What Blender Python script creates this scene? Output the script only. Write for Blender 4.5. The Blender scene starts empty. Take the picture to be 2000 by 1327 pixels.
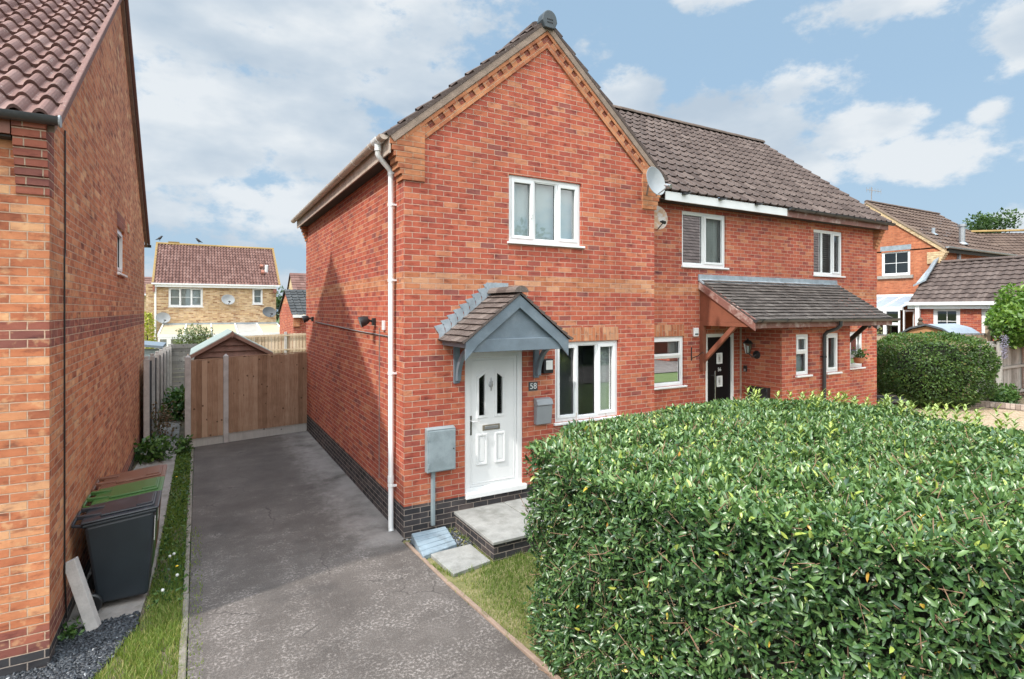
import bpy, bmesh, math, random
import numpy as np
from mathutils import Vector, Matrix
random.seed(5); rng = np.random.default_rng(5)
scene = bpy.context.scene
COL = scene.collection
R = math.radians

# ------------------------------------------------------------------ camera
YAW = 29.7
cam = bpy.data.cameras.new("camera"); cam_o = bpy.data.objects.new("camera", cam); COL.objects.link(cam_o)
cam_o.location = (0, 0, 3.02); cam_o.rotation_euler = (R(90), 0, R(-YAW))
cam.sensor_width = 36.0; cam.lens = 36.0*1074/2000; cam.shift_y = -58.5/2000
cam.clip_start = 0.05; cam.clip_end = 3000
scene.camera = cam_o

# ------------------------------------------------------------------ light, sky, exposure
SUN_TRAVEL = Vector((3.45, 0.86, -4.25)).normalized()
sun = bpy.data.lights.new("sun", 'SUN'); sun.energy = 2.05; sun.angle = R(1.6); sun.color = (1.0, 0.95, 0.88)
sun_o = bpy.data.objects.new("sun", sun); COL.objects.link(sun_o)
sun_o.location = (-20, -5, 30); sun_o.rotation_euler = SUN_TRAVEL.to_track_quat('-Z', 'Y').to_euler()
scene.view_settings.view_transform = 'Standard'; scene.view_settings.look = 'None'
scene.view_settings.gamma = 1.0; scene.view_settings.exposure = 0.95
scene.view_settings.use_curve_mapping = False

def nd(nt, typ, **kw):
    n = nt.nodes.new(typ)
    for k, v in kw.items():
        if k.startswith('i_'):
            n.inputs[int(k[2:]) if k[2:].isdigit() else k[2:].replace('_', ' ')].default_value = v
        else: setattr(n, k, v)
    return n
def lk(nt, a, b): nt.links.new(a, b)
def mth(nt, op, a, b=None, c=None, clamp=False):
    n = nt.nodes.new('ShaderNodeMath'); n.operation = op; n.use_clamp = clamp
    for i, x in enumerate((a, b, c)):
        if x is None: continue
        if isinstance(x, (int, float)): n.inputs[i].default_value = x
        else: nt.links.new(x, n.inputs[i])
    return n.outputs[0]
def mixc(nt, fac, a, b, mode='MIX'):
    n = nt.nodes.new('ShaderNodeMix'); n.data_type = 'RGBA'; n.blend_type = mode
    for s, x in ((n.inputs[0], fac), (n.inputs[6], a), (n.inputs[7], b)):
        if isinstance(x, (int, float)): s.default_value = x
        elif isinstance(x, tuple): s.default_value = (*x[:3], 1)
        else: nt.links.new(x, s)
    return n.outputs[2]
def ramp(nt, fac, stops, interp='LINEAR'):
    n = nt.nodes.new('ShaderNodeValToRGB'); n.color_ramp.interpolation = interp
    e = n.color_ramp.elements
    while len(e) < len(stops): e.new(0.5)
    for q, (p, c) in zip(e, stops):
        q.position = p; q.color = (*c, 1) if len(c) == 3 else c
    if fac is not None: nt.links.new(fac, n.inputs[0])
    return n.outputs[0]

def build_world():
    w = bpy.data.worlds.new("World"); scene.world = w; w.use_nodes = True
    nt = w.node_tree; nt.nodes.clear()
    out = nd(nt, 'ShaderNodeOutputWorld'); bg = nd(nt, 'ShaderNodeBackground'); bg.inputs[1].default_value = 1.0
    sky = nd(nt, 'ShaderNodeTexSky'); sky.sky_type = 'NISHITA'; sky.sun_disc = False
    d = -SUN_TRAVEL
    sky.sun_elevation = math.asin(d.z); sky.sun_rotation = math.atan2(d.x, d.y) % (2*math.pi)
    sky.air_density = 1.0; sky.dust_density = 1.6; sky.ozone_density = 1.0
    base = mixc(nt, 1.0, sky.outputs[0], (0.062, 0.058, 0.055), 'MULTIPLY')
    base = mixc(nt, 0.75, base, (0.228, 0.338, 0.452))
    tc = nd(nt, 'ShaderNodeTexCoord')
    sep = nd(nt, 'ShaderNodeSeparateXYZ'); lk(nt, tc.outputs['Generated'], sep.inputs[0])
    X, Y, Z = sep.outputs
    az = mth(nt, 'ARCTAN2', X, Y); el = mth(nt, 'ARCSINE', Z)
    # pale band towards the horizon
    hz = mth(nt, 'MULTIPLY_ADD', el, -3.0, 1.0, clamp=True)
    base = mixc(nt, mth(nt, 'MULTIPLY', hz, 0.55), base, (0.25, 0.33, 0.40))
    def ae(px, py):
        t = (px-1000)/1074; u = (605-py)/1074
        return math.atan(t)+R(YAW), math.atan2(u, math.sqrt(1+t*t))
    blobs = [(560, 30, 520, 190, 1.0), (330, 290, 230, 140, .9), (590, 250, 230, 150, .95), (820, 175, 170, 75, .85), (520, 400, 420, 90, .8),
             (1225, 190, 75, 55, .85), (1480, 255, 200, 120, 1.1), (1545, 180, 95, 75, 1.05), (1650, 260, 160, 70, 1.0), (1770, 310, 240, 55, 1.0), (1610, 330, 260, 50, .75),
             (1740, 5, 230, 50, 1.0), (1985, 70, 80, 120, .8), (1430, -15, 110, 35, .8), (1940, 215, 55, 45, .66), (1985, 440, 60, 40, .6),
             (430, 540, 330, 60, .62), (1140, 85, 45, 45, .5), (1000, 60, 60, 40, .35)]
    spec = []
    for px, py, sx, sy, s in blobs:
        a, e = ae(px, py); a1, _ = ae(px+sx/2, py); a0, _ = ae(px-sx/2, py)
        _, e1 = ae(px, py-sy/2); _, e0 = ae(px, py+sy/2)
        spec.append((a, e, a1-a0, e1-e0, s))
    for a, e, s1, s2 in ((-2.2, .75, .9, .4), (-1.3, .95, .8, .4), (2.6, .5, .9, .45), (-2.9, .35, .8, .25), (1.9, .35, .5, .2), (3.0, 1.0, 1.2, .4), (-1.9, .3, .5, .15)):
        spec.append((a, e, s1, s2, 1.0))
    # warped coordinates make the outlines billow
    mp = nd(nt, 'ShaderNodeMapping'); mp.inputs['Scale'].default_value = (1, 1, 1.7); lk(nt, tc.outputs['Generated'], mp.inputs[0])
    n1 = nd(nt, 'ShaderNodeTexNoise', i_Scale=7.0, i_Detail=9.0, i_Roughness=0.62); lk(nt, mp.outputs[0], n1.inputs['Vector'])
    n2 = nd(nt, 'ShaderNodeTexNoise', i_Scale=3.2, i_Detail=6.0, i_Roughness=0.55); lk(nt, mp.outputs[0], n2.inputs['Vector'])
    dens = None
    for a, e, s1, s2, s in spec:
        u = mth(nt, 'DIVIDE', mth(nt, 'SUBTRACT', az, a), s1); v = mth(nt, 'DIVIDE', mth(nt, 'SUBTRACT', el, e), s2)
        r2 = mth(nt, 'ADD', mth(nt, 'MULTIPLY', u, u), mth(nt, 'MULTIPLY', v, v))
        b = mth(nt, 'MULTIPLY', mth(nt, 'SUBTRACT', 1.13, mth(nt, 'SQRT', r2)), s)
        dens = b if dens is None else mth(nt, 'MAXIMUM', dens, b)
    nn = mth(nt, 'MULTIPLY', mth(nt, 'SUBTRACT', n1.outputs[0], 0.53), 2.7)
    dd = mth(nt, 'ADD', mth(nt, 'MAXIMUM', dens, -0.6), nn)
    dd = mth(nt, 'ADD', dd, mth(nt, 'MULTIPLY', mth(nt, 'SUBTRACT', n2.outputs[0], 0.5), 1.0))
    n3 = nd(nt, 'ShaderNodeTexNoise', i_Scale=19.0, i_Detail=8.0, i_Roughness=0.6); lk(nt, mp.outputs[0], n3.inputs['Vector'])
    dd = mth(nt, 'ADD', dd, mth(nt, 'MULTIPLY', mth(nt, 'SUBTRACT', n3.outputs[0], 0.5), 0.95))
    mask = nd(nt, 'ShaderNodeMapRange', interpolation_type='SMOOTHSTEP'); mask.inputs[1].default_value = 0.0; mask.inputs[2].default_value = 0.48
    lk(nt, dd, mask.inputs[0])
    shade = nd(nt, 'ShaderNodeTexNoise', i_Scale=4.3, i_Detail=5.0, i_Roughness=0.5)
    mp2 = nd(nt, 'ShaderNodeMapping'); mp2.inputs['Location'].default_value = (0.3, 0.2, 0.12); mp2.inputs['Scale'].default_value = (1, 1, 2.2)
    lk(nt, tc.outputs['Generated'], mp2.inputs[0]); lk(nt, mp2.outputs[0], shade.inputs['Vector'])
    cc = ramp(nt, shade.outputs[0], [(0.34, (0.265, 0.315, 0.37)), (0.47, (0.335, 0.375, 0.415)), (0.57, (0.43, 0.452, 0.47))])
    colr = mixc(nt, mth(nt, 'MULTIPLY', mask.outputs[0], 0.93), base, cc)
    # added fill: sky boosted behind the camera and overhead to light the walls
    dt = nd(nt, 'ShaderNodeVectorMath', operation='DOT_PRODUCT'); lk(nt, tc.outputs['Generated'], dt.inputs[0]); dt.inputs[1].default_value = Vector((-.30, -.62, .72)).normalized()
    gl = mth(nt, 'MULTIPLY', mth(nt, 'MAXIMUM', dt.outputs['Value'], 0.0), mth(nt, 'MAXIMUM', dt.outputs['Value'], 0.0))
    hi = nd(nt, 'ShaderNodeMapRange', interpolation_type='SMOOTHSTEP'); hi.inputs[1].default_value = .62; hi.inputs[2].default_value = 1.2; lk(nt, el, hi.inputs[0])
    bright = mth(nt, 'ADD', mth(nt, 'MULTIPLY_ADD', gl, 3.4, 1.0), mth(nt, 'MULTIPLY', hi.outputs[0], 2.4))
    warm = nd(nt, 'ShaderNodeMapRange', interpolation_type='SMOOTHSTEP'); warm.inputs[1].default_value = 1.25; warm.inputs[2].default_value = 2.6; lk(nt, bright, warm.inputs[0])
    colr = mixc(nt, warm.outputs[0], colr, mixc(nt, 1.0, colr, (1.11, 1.0, .89), 'MULTIPLY'))
    lk(nt, colr, bg.inputs[0]); lk(nt, bright, bg.inputs[1]); lk(nt, bg.outputs[0], out.inputs[0])
build_world()

# ------------------------------------------------------------------ materials
MATS = {}
def newmat(name):
    m = bpy.data.materials.new(name); m.use_nodes = True
    nt = m.node_tree; b = nt.nodes['Principled BSDF']; MATS[name] = m
    return m, nt, b
def noise(nt, vec, scale, detail=4, rough=.55):
    n = nd(nt, 'ShaderNodeTexNoise', i_Scale=float(scale), i_Detail=float(detail), i_Roughness=rough)
    if vec is not None: lk(nt, vec, n.inputs['Vector'])
    return n.outputs[0]
def objvec(nt): return nd(nt, 'ShaderNodeTexCoord').outputs['Object']
def bump(nt, b, h, dist, strength=1.0):
    n = nd(nt, 'ShaderNodeBump'); n.inputs['Strength'].default_value = strength; n.inputs['Distance'].default_value = dist
    lk(nt, h, n.inputs['Height']); lk(nt, n.outputs[0], b.inputs['Normal'])
def plain(name, col, rough=.5, var=.12, scale=6, dirt=None, metal=0, bmp=0, spec=.5, fine=60):
    m, nt, b = newmat(name); v = objvec(nt)
    f = noise(nt, v, scale, 5); f2 = noise(nt, v, fine, 3)
    k = tuple(c*(1-var*1.6) for c in col); k2 = tuple(min(1, c*(1+var)) for c in col)
    c = ramp(nt, f, [(.3, k), (.7, k2)])
    c = mixc(nt, .25*min(1, var*5), c, ramp(nt, f2, [(.3, tuple(x*.6 for x in col)), (.7, tuple(min(1, x*1.25) for x in col))]))
    if dirt:
        dn = noise(nt, v, scale*.6, 8, .7); dm = nd(nt, 'ShaderNodeMapRange'); dm.inputs[1].default_value = dirt[1]; dm.inputs[2].default_value = dirt[1]+.14
        lk(nt, dn, dm.inputs[0]); c = mixc(nt, mth(nt, 'MULTIPLY', dm.outputs[0], dirt[2]), c, dirt[0])
    lk(nt, c, b.inputs['Base Color']); b.inputs['Roughness'].default_value = rough; b.inputs['Metallic'].default_value = metal
    b.inputs['Specular IOR Level'].default_value = spec
    if bmp: bump(nt, b, f2, bmp)
    return m

def brick(name, stops, mortar, bands=(), soft=.06, bw=.225, rh=.075, ms=.0055, fleck=.35, zones=.16, flare=None):
    m, nt, b = newmat(name)
    uv = nd(nt, 'ShaderNodeUVMap').outputs[0]
    # tiny wobble so that courses are not ruler-straight
    wn = nd(nt, 'ShaderNodeTexNoise', i_Scale=9.0, i_Detail=2.0); lk(nt, uv, wn.inputs['Vector'])
    wv = nd(nt, 'ShaderNodeVectorMath', operation='MULTIPLY_ADD'); lk(nt, wn.outputs['Color'], wv.inputs[0]); wv.inputs[1].default_value = (.008, .006, 0); lk(nt, uv, wv.inputs[2])
    def bt():
        n = nd(nt, 'ShaderNodeTexBrick'); n.offset = .5; n.squash = 1; n.squash_frequency = 1
        for k, x in (('Scale', 1.0), ('Mortar Size', ms), ('Mortar Smooth', .35), ('Bias', 0.0), ('Brick Width', bw), ('Row Height', rh)): n.inputs[k].default_value = x
        n.inputs['Color1'].default_value = (0, 0, 0, 1); n.inputs['Color2'].default_value = (1, 1, 1, 1); n.inputs['Mortar'].default_value = (.5, .5, .5, 1)
        return n
    br = bt(); lk(nt, wv.outputs[0], br.inputs['Vector'])
    tint = br.outputs['Color']; fac = br.outputs['Fac']
    sep = nd(nt, 'ShaderNodeSeparateXYZ'); lk(nt, uv, sep.inputs[0])
    f1 = noise(nt, uv, 30, 5, .65)
    t = mth(nt, 'ADD', tint, mth(nt, 'MULTIPLY', mth(nt, 'SUBTRACT', f1, .5), soft*2))
    c = ramp(nt, t, stops)
    for z0, z1, st in bands:
        inb = mth(nt, 'MULTIPLY', mth(nt, 'GREATER_THAN', sep.outputs[1], z0), mth(nt, 'LESS_THAN', sep.outputs[1], z1))
        c = mixc(nt, inb, c, ramp(nt, t, st))
    # kiss marks and flecks within a brick
    f2 = noise(nt, uv, 14, 6, .7)
    c = mixc(nt, mth(nt, 'MULTIPLY', ramp_v(nt, f2, .56, .72), fleck), c, tuple(x*.38 for x in stops[len(stops)//2][1]))
    if flare:
        f3 = nd(nt, 'ShaderNodeTexNoise', i_Scale=10.0, i_Detail=3.0)
        ml = nd(nt, 'ShaderNodeVectorMath', operation='ADD'); lk(nt, uv, ml.inputs[0]); ml.inputs[1].default_value = (7.3, 2.1, 0); lk(nt, ml.outputs[0], f3.inputs['Vector'])
        c = mixc(nt, mth(nt, 'MULTIPLY', ramp_v(nt, f3.outputs[0], .54, .68), flare[1]), c, flare[0])
    # darker, fire-marked hearts of single bricks
    hm = nd(nt, 'ShaderNodeMapping'); hm.inputs['Scale'].default_value = (5.5, 13, 1); lk(nt, uv, hm.inputs[0])
    hn = noise(nt, hm.outputs[0], 1.0, 4, .6)
    c = mixc(nt, 1.0, c, ramp(nt, hn, [(.27, (.38, .40, .52)), (.36, (.70, .66, .72)), (.46, (.97, .95, .96)), (.72, (1.13, 1.17, 1.18))]), 'MULTIPLY')
    mo = mixc(nt, noise(nt, uv, 25, 3), tuple(x*.5 for x in mortar), tuple(min(1, x*1.28) for x in mortar))
    c = mixc(nt, fac, c, mo)
    z = noise(nt, uv, .7, 4, .6)
    c = mixc(nt, 1.0, c, ramp(nt, z, [(.3, (1-zones,)*3), (.7, (1+zones*.5,)*3)]), 'MULTIPLY')
    sm = nd(nt, 'ShaderNodeMapping'); sm.inputs['Scale'].default_value = (2.6, .38, 1); lk(nt, uv, sm.inputs[0])
    c = mixc(nt, 1.0, c, ramp(nt, noise(nt, sm.outputs[0], 1.0, 6, .68), [(.30, (.80, .80, .82)), (.48, (1, 1, 1)), (.70, (1.07, 1.08, 1.09))]), 'MULTIPLY')
    lk(nt, c, b.inputs['Base Color']); b.inputs['Roughness'].default_value = .88; b.inputs['Specular IOR Level'].default_value = .25
    h = mth(nt, 'ADD', mth(nt, 'MULTIPLY', mth(nt, 'SUBTRACT', 1.0, fac), 1.0), mth(nt, 'MULTIPLY', f1, .35))
    bump(nt, b, h, .006, .9)
    return m
def ramp_v(nt, x, a, b_):
    n = nd(nt, 'ShaderNodeMapRange', interpolation_type='SMOOTHSTEP'); n.inputs[1].default_value = a; n.inputs[2].default_value = b_; lk(nt, x, n.inputs[0]); return n.outputs[0]

RED = [(0.0, (.27, .092, .075)), (.05, (.33, .088, .065)), (.12, (.38, .088, .058)), (.4, (.43, .102, .062)), (.65, (.465, .120, .069)), (.9, (.50, .155, .082)), (1.0, (.53, .22, .12))]
OCH = [(0.0, (.40, .125, .07)), (.3, (.46, .165, .08)), (.65, (.51, .205, .10)), (1.0, (.58, .30, .17))]
TRIM = [(0.0, (.36, .125, .065)), (.3, (.43, .165, .08)), (.7, (.48, .20, .095)), (1.0, (.54, .26, .135))]
ORG = [(0.0, (.32, .11, .06)), (.10, (.45, .15, .075)), (.35, (.53, .19, .09)), (.65, (.58, .22, .105)), (.85, (.62, .27, .13)), (1.0, (.69, .38, .20))]
PUR = [(0.0, (.22, .085, .07)), (.5, (.30, .10, .07)), (1.0, (.40, .135, .085))]
brick('brick_red', RED, (.62, .41, .31), bands=[(3.294, 3.525, OCH)])
brick('brick_ochre', TRIM, (.50, .36, .25), ms=.004, fleck=.25)
brick('brick_dentil', [(0, (.22, .07, .05)), (1, (.36, .11, .07))], (.45, .3, .22), ms=.003)
brick('brick_soldier', OCH, (.52, .34, .24), bw=.225, rh=.075)
brick('brick_blue', [(0, (.035, .034, .037)), (.5, (.055, .053, .056)), (.85, (.075, .066, .066)), (1, (.10, .08, .075))], (.36, .30, .26), fleck=.2)
brick('brick_orange', ORG, (.62, .42, .30), bands=[(2.70, 2.93, PUR), (.09, .36, PUR)], flare=((.74, .46, .24), .45), fleck=.6)
brick('brick_corbel', PUR, (.52, .38, .28), fleck=.4)
brick('brick_yellow', [(0, (.30, .16, .08)), (.2, (.46, .29, .15)), (.6, (.56, .40, .22)), (1, (.64, .47, .30))], (.58, .47, .36), fleck=.35)
brick('brick_smooth', [(0, (.42, .14, .07)), (.5, (.49, .17, .085)), (1, (.53, .20, .10))], (.50, .25, .16), fleck=.12)
brick('brick_cream', [(0, (.56, .40, .22)), (1, (.68, .52, .32))], (.55, .42, .3), fleck=.15)
brick('brick_pale_edging', [(0, (.30, .24, .2)), (1, (.5, .42, .36))], (.2, .16, .13), bw=.11, rh=.25, ms=.008)

def tilemat(name, stops, lichen=(.42, .39, .33), amount=.4, rough=.9, moss=None, edge=None):
    m, nt, b = newmat(name); v = objvec(nt)
    at = nd(nt, 'ShaderNodeAttribute'); at.attribute_name = 'tint'
    f = noise(nt, v, 26, 6, .7); f2 = noise(nt, v, 3.0, 5, .6)
    t = mth(nt, 'ADD', at.outputs['Fac'], mth(nt, 'MULTIPLY', mth(nt, 'SUBTRACT', f, .5), .5))
    c = ramp(nt, t, stops)
    lm = mth(nt, 'MULTIPLY', ramp_v(nt, noise(nt, v, 38, 5, .75), .55, .70), mth(nt, 'MULTIPLY', ramp_v(nt, f2, .35, .65), amount))
    c = mixc(nt, lm, c, lichen)
    if moss: c = mixc(nt, mth(nt, 'MULTIPLY', ramp_v(nt, noise(nt, v, 9, 6, .75), .60, .72), moss[1]), c, moss[0])
    lk(nt, c, b.inputs['Base Color']); b.inputs['Roughness'].default_value = rough; b.inputs['Specular IOR Level'].default_value = .25
    bump(nt, b, f, .006)
    return m
tilemat('tile_grey_brown', [(0, (.068, .050, .045)), (.5, (.10, .075, .067)), (1, (.145, .112, .10))], lichen=(.34, .29, .255), amount=.9)
tilemat('tile_ridge', [(0, (.08, .06, .05)), (1, (.16, .12, .10))], lichen=(.33, .28, .2), amount=.8, moss=((.24, .19, .08), .8))
tilemat('tile_pan', [(0, (.15, .085, .075)), (.5, (.215, .125, .11)), (1, (.29, .19, .17))], lichen=(.46, .42, .38), amount=.85, moss=((.34, .22, .07), .4))
tilemat('tile_red_far', [(0, (.115, .06, .05)), (.5, (.17, .092, .078)), (1, (.24, .145, .125))], lichen=(.36, .28, .24), amount=.5, moss=((.30, .20, .07), .25))
tilemat('tile_ochre_lichen', [(0, (.22, .145, .06)), (1, (.34, .23, .09))], lichen=(.2, .13, .09), amount=.6)
tilemat('tile_porch', [(0, (.055, .047, .043)), (.5, (.086, .074, .068)), (1, (.125, .11, .10))], lichen=(.32, .29, .265), amount=.6)
tilemat('tile_canopy', [(0, (.075, .058, .052)), (.5, (.12, .095, .085)), (1, (.18, .148, .132))], lichen=(.42, .38, .34), amount=1.0)
tilemat('tile_dark', [(0, (.045, .048, .05)), (1, (.085, .088, .09))], lichen=(.25, .25, .23), amount=.35)
tilemat('tile_brown', [(0, (.075, .05, .04)), (.5, (.11, .075, .06)), (1, (.16, .115, .09))], lichen=(.30, .24, .19), amount=.4)

plain('upvc_white', (.80, .81, .81), .32, .03, 3, dirt=((.55, .53, .48), .62, .3))
plain('upvc_grubby', (.70, .66, .62), .4, .06, 4, dirt=((.40, .34, .28), .5, .5))
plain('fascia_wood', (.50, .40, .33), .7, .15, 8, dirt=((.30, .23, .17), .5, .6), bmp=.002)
plain('gutter_beige', (.52, .42, .35), .5, .12, 6, dirt=((.25, .22, .16), .52, .6))
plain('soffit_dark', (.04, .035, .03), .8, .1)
plain('black_plastic', (.022, .023, .025), .38, .15, 5)
plain('gutter_black', (.05, .053, .057), .35, .2, 5, dirt=((.18, .17, .16), .55, .4))
plain('grey_paint', (.155, .195, .23), .5, .12, 5, dirt=((.30, .33, .35), .55, .35))
plain('grey_paint_dark', (.115, .14, .165), .5, .15, 5)
plain('meter_grey', (.24, .29, .31), .5, .1, 5, dirt=((.34, .40, .43), .5, .5))
plain('post_box_grey', (.27, .29, .31), .45, .05, 5)
plain('lead', (.30, .35, .39), .55, .2, 7, dirt=((.46, .50, .54), .5, .5), metal=.15)
plain('ridge_dark', (.06, .075, .085), .5, .15, 6)
plain('verge_mortar', (.29, .215, .17), .95, .2, 9, dirt=((.20, .155, .12), .5, .6), bmp=.006)
plain('concrete', (.36, .345, .32), .9, .15, 7, dirt=((.21, .20, .18), .52, .6), bmp=.003)
plain('concrete_kerb', (.24, .215, .185), .95, .2, 9, dirt=((.12, .11, .07), .5, .7), bmp=.004)
plain('concrete_post', (.46, .43, .41), .9, .12, 7, dirt=((.28, .24, .22), .55, .5), bmp=.002)
plain('paving', (.31, .31, .295), .9, .16, 6, dirt=((.17, .17, .155), .5, .7), bmp=.003)
plain('paving_path', (.30, .275, .255), .9, .16, 5, dirt=((.15, .14, .11), .5, .7), bmp=.004)
plain('gully_paint', (.25, .32, .375), .75, .1, 9, dirt=((.15, .18, .20), .48, .6), bmp=.002)
plain('edging_timber', (.30, .215, .165), .9, .2, 9, dirt=((.24, .17, .13), .5, .6), bmp=.003)
plain('brown_paint', (.24, .085, .05), .5, .12, 6, dirt=((.16, .06, .04), .55, .5))
plain('brown_paint_worn', (.22, .10, .08), .6, .15, 6, dirt=((.50, .40, .36), .50, .75))
plain('shed_brown', (.20, .105, .08), .75, .2, 7)
plain('shed_felt_green', (.25, .29, .27), .9, .12, 6)
plain('shed_felt_dark', (.09, .10, .11), .9, .12, 6)
plain('shed_bluegrey', (.33, .39, .41), .6, .08, 5)
plain('shed_roof_bluegrey', (.17, .21, .25), .7, .1, 5)
plain('shed_roof_paleblue', (.29, .34, .40), .7, .08, 5)
plain('shed_orange', (.46, .24, .11), .75, .12, 7)
plain('dish_grey', (.31, .33, .345), .45, .08, 5)
plain('dish_mid', (.30, .31, .315), .5, .1, 5)
plain('dish_dark', (.10, .105, .11), .5, .1, 5)
plain('dish_rusty', (.52, .50, .47), .6, .1, 9, dirt=((.40, .22, .10), .40, .9))
plain('metal_grey', (.40, .41, .42), .35, .1, 8, metal=.6)
plain('chrome', (.62, .62, .62), .2, .05, 8, metal=.9)
plain('brass_dull', (.30, .27, .21), .4, .1, 9, metal=.5)
plain('door_black', (.006, .006, .007), .4, .1, 4, spec=.25)
plain('room_grey', (.40, .41, .41), .9, .1, 1)
plain('blind_grey', (.50, .545, .555), .9, .05, 1.5)
plain('blind_pale', (.62, .63, .62), .9, .05, 2)
plain('blind_slat', (.36, .34, .31), .7, .1, 4)
plain('curtain_white', (.70, .70, .68), .9, .06, 3)
plain('bin_black', (.022, .029, .037), .42, .1, 5, dirt=((.05, .055, .06), .58, .35), fine=160)
plain('bin_lid_black', (.03, .033, .04), .28, .15, 5, dirt=((.12, .125, .135), .55, .4))
plain('bin_green', (.055, .135, .035), .3, .1, 5, dirt=((.14, .22, .10), .58, .4))
plain('bin_brown', (.17, .072, .045), .32, .1, 5, dirt=((.30, .18, .13), .56, .45))
plain('sticker', (.6, .6, .58), .5, .1, 20)
plain('bird_black', (.02, .02, .024), .6, .1)
plain('terracotta', (.45, .17, .08), .8, .1)
plain('twig', (.26, .16, .10), .9, .25, 20)
plain('hedge_core', (.014, .016, .008), 1.0, .3, 12)  # near-black colour paints the shade inside the foliage
plain('bark', (.10, .075, .055), .95, .25, 12, bmp=.01)
plain('cable_black', (.02, .018, .018), .5, .1)
plain('cable_grey', (.25, .23, .22), .5, .1)
plain('dandelion_white', (.70, .70, .66), .95, .1)
plain('dandelion_yellow', (.75, .48, .03), .9, .1)
plain('digit_white', (.75, .76, .76), .5, .02)
plain('plate_slate', (.05, .06, .065), .5, .1)
plain('polycarbonate', (.47, .40, .27), .5, .08, 3)
plain('glow_white', (.78, .78, .76), .4, .03)
plain('buddleia', (.32, .30, .40), .9, .2, 20)
plain('soap_bottle', (.72, .75, .76), .3, .05)

def woodmat(name, stops, freq=8.0, rough=.85):
    # boards: uv u metres across, v metres along; per board tint and grain
    m, nt, b = newmat(name); v = objvec(nt)
    at = nd(nt, 'ShaderNodeAttribute'); at.attribute_name = 'tint'
    mp = nd(nt, 'ShaderNodeMapping'); mp.inputs['Scale'].default_value = (14, 14, 1.0); lk(nt, v, mp.inputs[0])
    g = noise(nt, mp.outputs[0], 4, 6, .65)
    k = noise(nt, v, 5, 4, .6)
    t = mth(nt, 'ADD', at.outputs['Fac'], mth(nt, 'MULTIPLY', mth(nt, 'SUBTRACT', g, .5), .9))
    t = mth(nt, 'ADD', t, mth(nt, 'MULTIPLY', mth(nt, 'SUBTRACT', k, .5), .6))
    c = ramp(nt, t, stops)
    vo = nd(nt, 'ShaderNodeTexVoronoi', i_Scale=4.5); lk(nt, v, vo.inputs['Vector'])
    c = mixc(nt, mth(nt, 'MULTIPLY', mth(nt, 'LESS_THAN', vo.outputs['Distance'], .10), .75), c, tuple(x*.45 for x in stops[0][1]))
    lk(nt, c, b.inputs['Base Color']); b.inputs['Roughness'].default_value = rough; b.inputs['Specular IOR Level'].default_value = .25
    bump(nt, b, g, .003)
    return m
woodmat('fence_brown', [(0, (.17, .092, .055)), (.5, (.31, .185, .118)), (1, (.45, .30, .205))])
woodmat('fence_pale', [(0, (.30, .215, .14)), (.5, (.44, .34, .24)), (1, (.56, .46, .35))])
woodmat('fence_silver', [(0, (.22, .205, .18)), (.5, (.42, .40, .37)), (1, (.58, .56, .52))])
woodmat('fence_grey', [(0, (.10, .095, .09)), (.5, (.19, .18, .17)), (1, (.28, .265, .25))])
woodmat('fence_black', [(0, (.018, .02, .022)), (.5, (.035, .037, .04)), (1, (.08, .08, .08))])
woodmat('gravel_board', [(0, (.30, .28, .26)), (.5, (.45, .43, .40)), (1, (.56, .53, .49))])

def glassmat(name, tint, refl=1.9):
    m, nt, b = newmat(name); nt.nodes.remove(b); out = nt.nodes['Material Output']
    fr = nd(nt, 'ShaderNodeFresnel', i_IOR=1.5)
    gl = nd(nt, 'ShaderNodeBsdfGlossy', i_Roughness=.015); gl.inputs[0].default_value = (1, 1, 1, 1)
    tr = nd(nt, 'ShaderNodeBsdfTransparent'); tr.inputs[0].default_value = (*tint, 1)
    mx = nd(nt, 'ShaderNodeMixShader'); lk(nt, mth(nt, 'MULTIPLY', fr.outputs[0], refl, clamp=True), mx.inputs[0])
    lk(nt, tr.outputs[0], mx.inputs[1]); lk(nt, gl.outputs[0], mx.inputs[2]); lk(nt, mx.outputs[0], out.inputs[0])
glassmat('glass', (.80, .86, .86)); glassmat('glass_dark', (.35, .38, .38), 2.2)

def leafmat(name, stops, rough=.32, trans=.22, spec=.5):
    m, nt, b = newmat(name); out = nt.nodes['Material Output']
    at = nd(nt, 'ShaderNodeAttribute'); at.attribute_name = 'tint'
    c = ramp(nt, at.outputs['Fac'], stops)
    lk(nt, c, b.inputs['Base Color']); b.inputs['Roughness'].default_value = rough; b.inputs['Specular IOR Level'].default_value = spec
    tl = nd(nt, 'ShaderNodeBsdfTranslucent'); lk(nt, mixc(nt, 1.0, c, (1.5, 1.6, .6), 'MULTIPLY'), tl.inputs[0])
    mx = nd(nt, 'ShaderNodeMixShader'); mx.inputs[0].default_value = trans
    lk(nt, b.outputs[0], mx.inputs[1]); lk(nt, tl.outputs[0], mx.inputs[2]); lk(nt, mx.outputs[0], out.inputs[0])
leafmat('leaf_laurel', [(0, (.022, .058, .020)), (.3, (.050, .115, .034)), (.6, (.095, .18, .050)), (.82, (.16, .26, .085)), (.92, (.24, .33, .10)), (.985, (.38, .45, .08)), (.992, (.60, .42, .06)), (1.0, (.50, .22, .06))], rough=.33, spec=.65, trans=.10)
leafmat('leaf_newshoot', [(0, (.14, .22, .03)), (1, (.34, .42, .06))], rough=.4, trans=.3)
leafmat('leaf_privet', [(0, (.025, .055, .014)), (.5, (.06, .125, .025)), (.9, (.12, .20, .04)), (1, (.22, .18, .07))], rough=.5)
leafmat('leaf_bright', [(0, (.04, .10, .015)), (.5, (.10, .20, .03)), (1, (.26, .38, .08))], rough=.45, trans=.3)
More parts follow.
